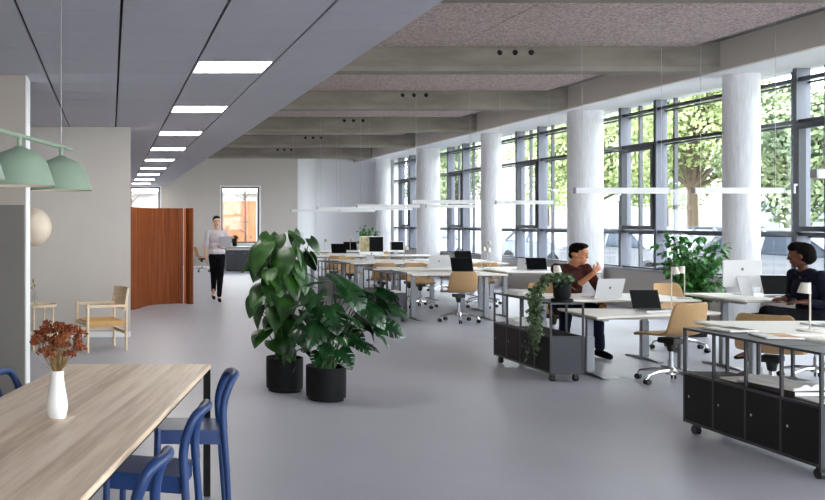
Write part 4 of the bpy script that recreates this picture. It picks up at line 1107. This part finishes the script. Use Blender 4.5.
for sx in (-1, 1): h.ball(HM @ Vector((sx*0.072, -0.005, 0.045)), (0.013, 0.035, 0.035), 12, R3)
union(h, 'hair', HAIRB, man, 0.006, 2, 0.006)

# ---------- seated woman in navy (profile to the left)
wom = thing('person', 'seated person in a navy jacket with short black hair, turned to the left', 'person', (0, 0, 0))
HC = Vector((6.63, 8.66, 1.185)); HM = frame_m(HC, (-0.78, 0.62, -0.14))
neck = Vector((6.66, 8.655, 1.04)); chest = Vector((6.70, 8.65, 0.86)); waist = Vector((6.72, 8.64, 0.68)); hip = Vector((6.70, 8.63, 0.56))
shR = Vector((6.69, 8.475, 1.0)); shL = Vector((6.69, 8.825, 1.0))
elR = Vector((6.73, 8.43, 0.72)); wrR = Vector((6.52, 8.47, 0.755)); elL = Vector((6.70, 8.87, 0.755)); wrL = Vector((6.50, 8.70, 0.77))
hipN = Vector((6.66, 8.54, 0.58)); hipF = Vector((6.66, 8.73, 0.58)); knN = Vector((6.20, 8.50, 0.66)); knF = Vector((6.20, 8.68, 0.57))
anN = Vector((6.10, 8.55, 0.33)); anF = Vector((6.22, 8.72, 0.13))
b = MB(); head_shapes(b, HM, 0.97)
caps(b, [HC+Vector((0.02,0,-0.05)), neck, neck+Vector((0.02,0,-0.08))], [0.042, 0.042, 0.05])
ell(b, chest, (0.095, 0.145, 0.13)); ell(b, waist, (0.085, 0.12, 0.13)); ell(b, hip, (0.12, 0.16, 0.10))
caps(b, [shR, elR, wrR], [0.038, 0.030, 0.021]); caps(b, [shL, elL, wrL], [0.038, 0.030, 0.021])
caps(b, [hipN, knN, anN], [0.06, 0.045, 0.03]); caps(b, [hipF, knF, anF], [0.06, 0.045, 0.03])
# feet
caps(b, [anN, anN+Vector((-0.02,0,-0.055)), anN+Vector((-0.15,0.0,-0.10))], [0.03, 0.03, 0.02]); caps(b, [anF, anF+Vector((0.0,0,-0.05)), anF+Vector((-0.13,0.0,-0.10))], [0.03, 0.03, 0.02])
hand_shapes(b, wrR, (-0.95, 0.15, 0.0), (0.0, 0.1, -1), 0.16, 0.3, -1)
hand_shapes(b, wrL, (-0.9, -0.4, 0.0), (0.0, 0.0, -1), 0.16, 0.3, 1)
body = union(b, 'body', SKIND, wom, 0.0065, 3); face_parts(body, HM, 0.97, LIPD)
c = MB(); ell(c, chest, (0.112, 0.168, 0.14)); ell(c, waist, (0.108, 0.148, 0.16)); ell(c, hip+Vector((0.02,0,0.02)), (0.135, 0.178, 0.09)); ell(c, (6.69, 8.65, 1.015), (0.075, 0.13, 0.055))
caps(c, [chest+Vector((0,-.05,0.08)), shR, (shR+elR)/2, elR, wrR+Vector((0.04,0,0))], [0.06, 0.056, 0.05, 0.046, 0.034]); caps(c, [chest+Vector((0,.05,0.08)), shL, (shL+elL)/2, elL, wrL+Vector((0.04,0.02,0))], [0.06, 0.056, 0.05, 0.046, 0.034])
union(c, 'jacket', NAVY, wom, 0.008, 4, 0.004)
shirt_collar(wom, NAVY, neck+Vector((0.005,0,-0.045)), 0.056, 0.035, (-1, 0.1, 0))
c = MB(); caps(c, [hipN, knN, anN+Vector((0.01,0,0.05))], [0.088, 0.066, 0.048]); caps(c, [hipF, knF, anF+Vector((0,0,0.05))], [0.088, 0.064, 0.048]); ell(c, hip+Vector((0,0,-0.01)), (0.14, 0.17, 0.085))
union(c, 'trousers', BLKCLOTH, wom, 0.009, 4, 0.003)
for a_ in (anN, anF):
    s_ = MB(); caps(s_, [a_+Vector((0.015,0,-0.075)), a_+Vector((-0.07,0,-0.092)), a_+Vector((-0.165,0,-0.108))], [0.028, 0.026, 0.018]); s_.tube([a_+Vector((0.03,0,-0.075)), a_+Vector((0.03,0,-0.127))], [0.012, 0.008], 8)
    union(s_, 'shoe', BLKCLOTH, wom, 0.007, 2)
h = MB(); R3 = HM.to_3x3().to_4x4()
h.ball(HM @ Vector((0, -0.040, 0.030)), (0.088, 0.092, 0.096), 18, R3); h.ball(HM @ Vector((0, -0.055, -0.02)), (0.082, 0.07, 0.075), 18, R3); h.ball(HM @ Vector((0, 0.012, 0.085)), (0.078, 0.078, 0.05), 18, R3)
union(h, 'hair', HAIRB, wom, 0.006, 2, 0.006)

# ---------- walking woman with folders
wk = thing('person', 'walking person in a pale blouse and black trousers carrying grey folders', 'person', (0, 0, 0))
cx, cy = 2.03, 17.25
def V(x, y, z): return Vector((cx+x, cy+y, z))
HC = V(-0.005, -0.02, 1.525); HM = frame_m(HC, (0.10, -1, -0.05))
b = MB(); head_shapes(b, HM, 0.92)
caps(b, [HC+Vector((0,0.01,-0.05)), V(0, 0, 1.38), V(0, 0.01, 1.32)], [0.042, 0.042, 0.055])
ell(b, V(0, 0, 1.22), (0.145, 0.095, 0.14)); ell(b, V(0, 0, 1.05), (0.115, 0.08, 0.12)); ell(b, V(0, 0, 0.90), (0.15, 0.10, 0.11))
shR, elR, wrR = V(-0.175, 0.0, 1.31), V(-0.215, 0.02, 1.07), V(-0.215, -0.06, 0.85)
shL, elL, wrL = V(0.175, 0.0, 1.31), V(0.215, 0.02, 1.08), V(0.10, -0.17, 1.03)
caps(b, [shR, elR, wrR], [0.038, 0.031, 0.022]); caps(b, [shL, elL, wrL], [0.038, 0.031, 0.022])
hR, kR, aR = V(-0.075, 0, 0.86), V(-0.055, 0.02, 0.47), V(-0.04, 0.22, 0.17)
hL, kL, aL = V(0.075, 0, 0.86), V(0.045, -0.14, 0.48), V(0.025, -0.17, 0.10)
caps(b, [hR, kR, aR], [0.07, 0.048, 0.03]); caps(b, [hL, kL, aL], [0.07, 0.048, 0.03])
caps(b, [aR, aR+Vector((0,0.02,-0.06)), aR+Vector((0,-0.09,-0.125))], [0.03, 0.03, 0.024]); caps(b, [aL, aL+Vector((0,0.02,-0.045)), aL+Vector((0,-0.13,-0.07))], [0.03, 0.03, 0.022])
hand_shapes(b, wrR, (0.02, -0.15, -1), (1, 0.1, 0), 0.155, 0.3, 1)
hand_shapes(b, wrL, (-0.75, -0.25, 0.1), (0, 0.3, 1), 0.155, 0.5, 1)
body = union(b, 'body', SKINW, wk, 0.007, 3); face_parts(body, HM, 0.92)
c = MB(); ell(c, V(0, 0, 1.22), (0.165, 0.115, 0.15)); ell(c, V(0, 0, 1.06), (0.145, 0.108, 0.14)); ell(c, V(0, 0, 0.95), (0.165, 0.12, 0.09)); ell(c, V(0, 0, 1.325), (0.13, 0.065, 0.05))
caps(c, [V(-.08,0,1.29), shR, (shR+elR)/2, elR], [0.06, 0.055, 0.052, 0.052]); caps(c, [V(.08,0,1.29), shL, (shL+elL)/2, elL], [0.06, 0.055, 0.052, 0.052])
union(c, 'blouse', SHIRTW, wk, 0.008, 4, 0.005)
shirt_collar(wk, SHIRTW, V(0, 0, 1.355), 0.054, 0.03, (0, -1, 0))
c = MB(); caps(c, [hR, kR, aR+Vector((0,0,0.03))], [0.088, 0.064, 0.045]); caps(c, [hL, kL, aL+Vector((0,0,0.03))], [0.088, 0.064, 0.045]); ell(c, V(0, 0, 0.87), (0.162, 0.115, 0.10))
union(c, 'trousers', BLKCLOTH, wk, 0.009, 4, 0.003)
for a_, q in ((aR, -0.125), (aL, -0.072)):
    s_ = MB(); caps(s_, [a_+Vector((0,0.035,-0.05 if q > -0.1 else -0.075)), a_+Vector((0,-0.06,q+0.012)), a_+Vector((0,-0.14,q))], [0.032, 0.034, 0.024])
    for i, p in enumerate(s_.v): s_.v[i] = (p[0], p[1], max(p[2], 0.004))
    union(s_, 'shoe', BLKCLOTH, wk, 0.007, 2)
h = MB(); R3 = HM.to_3x3().to_4x4()
h.ball(HM @ Vector((0, -0.03, 0.036)), (0.078, 0.088, 0.082), 18, R3); h.ball(HM @ Vector((0, 0.012, 0.078)), (0.066, 0.062, 0.036), 18, R3); h.ball(HM @ Vector((0, -0.11, 0.0)), (0.038, 0.035, 0.04), 14, R3)
union(h, 'hair', HAIRD, wk, 0.006, 2, 0.004)
fo = thing('grey_folder', 'grey folders held by the walking person', 'folder', (cx+0.12, cy-0.20, 1.045), math.radians(8))
MB().box(-0.09, 0.13, -0.028, -0.022, 0.0, 0.20).box(-0.09, 0.13, 0.0, 0.006, 0.0, 0.20).box(-0.096, -0.09, -0.028, 0.006, 0, 0.20).build('cover', mat('folder_grey', (150, 150, 156), 0.6), fo)
MB().box(-0.088, 0.125, -0.0215, -0.0005, 0.003, 0.196).build('page_block', PAPER, fo)
# ================================================================== OUTSIDE
struct(MB().box(XW+0.3, 60, -20, 140, -0.15, -0.05).box(-40, XW+0.3, 31.7, 140, -0.15, -0.05).build('ground', ASPH), 'pale paved street outside the windows')
struct(MB().box(17.6, 60, -10, 130, -0.05, 0.06).build('lawn', GRASSM), 'strip of lawn beyond the parked cars')
def car(label, x, y, deg, m, kind=0):
    r = thing('parked_car', label, 'car', (x, y, -0.05), math.radians(deg), 'cars parked along the window front')
    prof = [(-2.15, 0.30), (-2.18, 0.62), (-2.10, 0.84), (-1.25, 0.96), (1.35, 1.0), (2.02, 0.92), (2.12, 0.70), (2.10, 0.30)]
    def arch(c): return [(c+0.36*math.cos(a), 0.30+0.36*math.sin(a)) for a in [PI*k/8 for k in range(0, 9)]]
    poly = prof + [(1.32+0.36, 0.30)] + arch(1.32)[1:] + [(-1.32+0.36, 0.30)] + arch(-1.32)[1:]
    body_ = MB().prism(poly, -0.86, 0.86, 'x', Matrix.Identity(4)); body_.v = [(p[1], p[0], p[2]) for p in body_.v]
    body_.build('car_body', m, r, bevel=0.05, seg=2)
    g = [(-1.22, 0.95), (-0.42, 1.40), (0.95, 1.43), (1.62, 0.99)]
    cab = MB()
    def sect(y_, ins): return [(p[0], y_*(1-(p[1]-0.95)*0.42), p[1]) for p in g]
    L = [(p[0], -0.84*(1-(p[1]-0.95)*0.38), p[1]) for p in g]; R = [(p[0], -q, p[2]) for p, q in [((a[0], a[1], a[2]), a[1]) for a in L]]
    cab.add(L+R, [(0,1,2,3), (4,7,6,5), (0,4,5,1), (1,5,6,2), (2,6,7,3), (3,7,4,0)])
    co_ = cab.build('cabin_glass', CARGL, r, bevel=0.03)
    rf = MB(); rf.box(-0.44, 0.97, -0.70, 0.70, 1.395, 1.455)
    for sy in (-1, 1):
        rf.tube([(-1.24, sy*0.83, 0.96), (-0.44, sy*0.70, 1.42)], 0.035, 6).tube([(0.97, sy*0.70, 1.43), (1.62, sy*0.82, 0.99)], 0.05, 6).tube([(0.25, sy*0.835, 0.96), (0.25, sy*0.705, 1.42)], 0.035, 6)
    rf.build('roof', m, r, bevel=0.015)
    for sx in (-1.32, 1.32):
        for sy in (-1, 1):
            w_ = MB().tube([(sx, sy*0.66, 0.31), (sx, sy*0.87, 0.31)], 0.31, 20).build('wheel', TYRE, r, smooth=True)
            MB().tube([(sx, sy*0.865, 0.31), (sx, sy*0.885, 0.31)], 0.19, 12).build('wheel_rim', CARS, w_, smooth=True)
    MB().box(-2.19, -2.10, -0.75, -0.45, 0.66, 0.76).box(-2.19, -2.10, 0.45, 0.75, 0.66, 0.76).build('headlights', PENDW, r)
    MB().box(2.05, 2.15, -0.78, -0.5, 0.74, 0.86).box(2.05, 2.15, 0.5, 0.78, 0.74, 0.86).build('tail_lights', CARRED, r)
    return r
car('white car outside the window at the right edge, behind the person in navy', 12.6, 16.2, 100, CARW)
car('white car outside the window behind the seated person in maroon', 12.9, 21.8, 96, CARW)
car('silver car behind the leaves of the green window plant', 13.4, 27.0, 92, CARS)
car('pale car outside the second window beyond the seated person', 12.9, 32.6, 92, CARW)
car('silver car seen through the third window from the right', 13.2, 38.5, 90, CARS)
car('white car far along the street, seen through the fourth window', 13.0, 45.5, 90, CARW)
car('dark car parked farther out on the street by the lawn', 16.4, 24.0, 94, CARD)
def tree(label, x, y, zc, rx, rz_, trunk, m, seed, n=5200, group='trees along the street'):
    r = thing('street_tree', label, 'tree', (x, y, -0.05), 0, group)
    rnd = random.Random(seed); tb = MB(); tb.tube([(0,0,0), (0.05,0.03,zc*0.4), (0.0,0.1,zc*0.8), (0.1,0,zc)], [trunk, trunk*0.8, trunk*0.6, trunk*0.3], 10)
    blobs = []
    for k in range(16):
        a = rnd.uniform(0, 2*PI); q = rnd.uniform(0.15, 0.75); t_ = rnd.uniform(-0.75, 0.8)
        c = Vector((rx*q*math.cos(a)*math.sqrt(1-t_*t_*0.6), rx*q*math.sin(a)*math.sqrt(1-t_*t_*0.6), zc + rz_*t_)); blobs.append((c, rx*rnd.uniform(0.28, 0.45)))
        tb.tube([(0, 0, zc*0.55), c*0.5+Vector((0,0,zc*0.3)), c], [trunk*0.4, trunk*0.2, trunk*0.06], 5)
    tb.build('trunk', BARK, r)
    lf = MB()
    for k in range(n):
        c, R = blobs[k % len(blobs)]
        d = Vector((rnd.gauss(0,1), rnd.gauss(0,1), rnd.gauss(0,1))).normalized()
        p = c + d*R*rnd.uniform(0.75, 1.12); s = rnd.uniform(0.05, 0.10)
        t1 = (d.orthogonal().normalized() + Vector((rnd.uniform(-.7,.7), rnd.uniform(-.7,.7), rnd.uniform(-.7,.7)))).normalized(); t2 = (t1.cross(d) + d*rnd.uniform(-.4,.4)).normalized()
        lf.add([p - t1*s, p + t2*s*0.7, p + t1*s, p - t2*s*0.7], [(0,1,2,3)])
    lf.build('foliage', m, r, recalc=False)
    return r
tree('big pale green tree filling the window behind the seated person', 20.0, 31.0, 4.9, 3.1, 2.6, 0.22, TREEL, 1, 20000)
tree('tree at the left part of the window behind the seated person', 19.5, 36.0, 4.4, 2.4, 2.2, 0.18, TREEL, 2, 12000)
tree('bushy tree outside the window at the right edge', 17.6, 23.0, 3.3, 1.7, 1.6, 0.2, TREED, 3, 12000)
tree('second tree at the right edge window, farther right', 21.8, 25.6, 3.6, 2.2, 1.9, 0.2, TREEL, 4, 12000)
tree('tree seen at the right side of the second window', 21.0, 43.5, 5.0, 2.3, 2.6, 0.2, TREEL, 5, 9000)
tree('tree seen at the left side of the second window', 18.4, 48.6, 4.2, 1.9, 2.0, 0.16, TREED, 6, 7000)
tree('tree seen through the third window', 21.0, 56.0, 5.0, 2.4, 2.6, 0.2, TREEL, 7, 4000)
tree('tree seen through the fourth window', 22.0, 70.0, 5.5, 2.8, 2.8, 0.2, TREED, 8, 3500)
tree('dark tree behind the big pale one, farther from the street', 27.0, 44.0, 5.5, 3.4, 3.0, 0.25, TREED, 9, 5000)
def bush(label, x, y, r_, m, seed, n=1800):
    o = thing('street_bush', label, 'bush', (x, y, 0.06), 0, 'bushes beyond the cars'); rnd = random.Random(seed); lf = MB(); st = MB()
    for k in range(n):
        d = Vector((rnd.gauss(0,1), rnd.gauss(0,1), abs(rnd.gauss(0,1)))).normalized(); p = Vector((d.x*r_*1.3, d.y*r_*1.3, d.z*r_))*rnd.uniform(0.75, 1.05)+Vector((0,0,0.08)); s = rnd.uniform(0.04, 0.09)
        t1 = (d.orthogonal().normalized()+Vector((rnd.uniform(-.6,.6),)*3)).normalized(); t2 = t1.cross(d)
        lf.add([p-t1*s, p+t2*s*0.7, p+t1*s, p-t2*s*0.7], [(0,1,2,3)])
    lf.build('foliage', m, o, recalc=False)
    for k in range(7):
        a = 2*PI*k/7; st.tube([(0.04*math.cos(a),0.04*math.sin(a),-0.06),(r_*0.8*math.cos(a), r_*0.8*math.sin(a), r_*0.6)], 0.015, 5)
    st.build('branches', BARK, o)
bush('pink flowering bush at the right edge window beyond the white car', 15.0, 20.6, 0.6, PINK, 31, 1500)
bush('green bush beyond the car at the right edge window', 17.6, 19.2, 0.8, TREED, 32)
bush('green bush below the big pale tree', 18.5, 28.2, 0.9, TREEL, 33)
bush('pink flowering bush outside the fourth window', 13.9, 53.0, 1.0, PINK, 34, 1500)
bush('second green bush on the lawn left of the big pale tree', 18.4, 33.4, 1.0, TREED, 35)
# pale building across the street
def block(label, x0, x1, y0, y1, h, nx):
    r = thing('street_building', label, 'building', (x0, y0, -0.05)); L = y1-y0
    MB().box(0, x1-x0, 0, L, 0, h).build('wall', BLDW, r)
    for fz in range(int(h//3.2)):
        for k in range(nx):
            c = (k+0.5)*L/nx; z = 1.0+3.2*fz
            w_ = MB().box(-0.06, -0.001, c-0.75, c+0.75, z, z+1.7).build('window_frame', GREYFR, r)
            MB().box(-0.065, -0.061, c-0.68, c+0.68, z+0.07, z+1.63).build('pane', CARGL, w_)
    MB().box(-0.2, x1-x0+0.2, -0.2, L+0.2, h, h+0.3).build('roof', GREYFR, r)
block('pale apartment block across the street, seen through the far windows', 32.0, 42.0, 62.0, 96.0, 10.0, 8)
block('low pale building across the lawn behind the trees', 34.0, 42.0, 30.0, 52.0, 6.6, 6)
# timber shed behind the back windows
sh = thing('timber_shed', 'white shed with orange timber doors seen through the back windows', 'building', (-3.0, 37.0, -0.05))
MB().box(0, 12, 0, 4, 0, 2.75).build('wall', BLDW, sh)
for (a_, b_, z0, z1) in ((0.2, 2.1, 0.1, 2.1), (3.15, 3.6, 0.1, 2.15), (3.95, 5.2, 0.1, 2.15), (7.6, 8.95, 0.1, 2.45)):
    MB().box(a_, b_, -0.05, -0.001, z0, z1).build('timber_panel', ORTIM, sh)
MB().box(5.35, 5.75, -0.05, -0.001, 1.72, 1.9).build('vent_grille', GREYFR, sh)
MB().box(-0.2, 12.2, -0.3, 4.2, 2.751, 2.86).build('roof', BLDW, sh)
lt = MB()
for k in range(4): lt.box(8.1+0.16*k, 8.16+0.16*k, -0.056, -0.0505, 1.55, 1.64)
lt.build('dark_sign_letters', COVERD, sh)
tr = thing('bare_tree', 'thin leafless tree outside the narrow visible back window', 'tree', (0.75, 34.0, -0.05))
b = MB().tube([(0,0,0), (0.03,0,1.4), (0.0,0,3.4)], [0.09, 0.06, 0.03], 8)
for (z, dx, dz) in ((1.75, 0.7, 0.45), (2.0, -0.5, 0.5), (2.3, 0.5, 0.5), (1.5, -0.4, 0.3)): b.tube([(0.02,0,z), (dx*0.5,0.05,z+dz*0.5), (dx,0.1,z+dz)], [0.025, 0.015, 0.007], 5)
b.build('trunk', BARK, tr)
tr = thing('bare_tree', 'leafless young tree outside the window behind the walking person', 'tree', (5.0, 33.6, -0.05))
b = MB().tube([(0,0,0), (0.03,0,1.4), (0.0,0,3.2)], [0.06, 0.04, 0.02], 8)
rnd = random.Random(4)
for k in range(14):
    z = rnd.uniform(0.9, 2.6); dx = rnd.uniform(-0.7, 0.5); b.tube([(0.02,0,z), (dx*0.5,0.05,z+0.18), (dx,rnd.uniform(-.3,.3),z+0.4)], [0.016, 0.01, 0.005], 5)
b.build('trunk', BARK, tr)
# ================================================================== LIGHT, SKY, CAMERA
wd = bpy.data.worlds.new('sky'); scene.world = wd; wd.use_nodes = True
nt = wd.node_tree; bg = nt.nodes['Background']
tc = nt.nodes.new('ShaderNodeTexCoord'); sx = nt.nodes.new('ShaderNodeSeparateXYZ'); cr = nt.nodes.new('ShaderNodeValToRGB')
nt.links.new(tc.outputs['Generated'], sx.inputs[0]); nt.links.new(sx.outputs['Z'], cr.inputs['Fac'])
cr.color_ramp.elements[0].color = (1.0, 0.945, 0.92, 1); cr.color_ramp.elements[1].color = (0.98, 0.95, 0.97, 1)
nt.links.new(cr.outputs['Color'], bg.inputs['Color']); bg.inputs['Strength'].default_value = 4.2
sun = bpy.data.lights.new('sun', 'SUN'); sun.energy = 4.0; sun.angle = math.radians(2); sun.color = (1, 0.96, 0.88)
so = bpy.data.objects.new('sun', sun); COL.objects.link(so)
so.rotation_euler = Vector((0.62, -0.42, -0.80)).to_track_quat('-Z', 'Y').to_euler()
cam = bpy.data.cameras.new('camera'); co = bpy.data.objects.new('camera', cam); COL.objects.link(co)
co.location = (0, 0, H); co.rotation_euler = (PI/2, 0, 0)
cam.sensor_width = 36; cam.lens = F/825*36; cam.shift_x = (412.5-VX)/825; cam.shift_y = -(250-VY)/825
cam.clip_end = 300; scene.camera = co
vs_ = scene.view_settings; vs_.view_transform = 'Standard'; vs_.look = 'None'; vs_.gamma = 1; vs_.use_curve_mapping = False
vs_.exposure = 1.75
scene.cycles.diffuse_bounces = 7; scene.cycles.max_bounces = 14; scene.cycles.transparent_max_bounces = 16
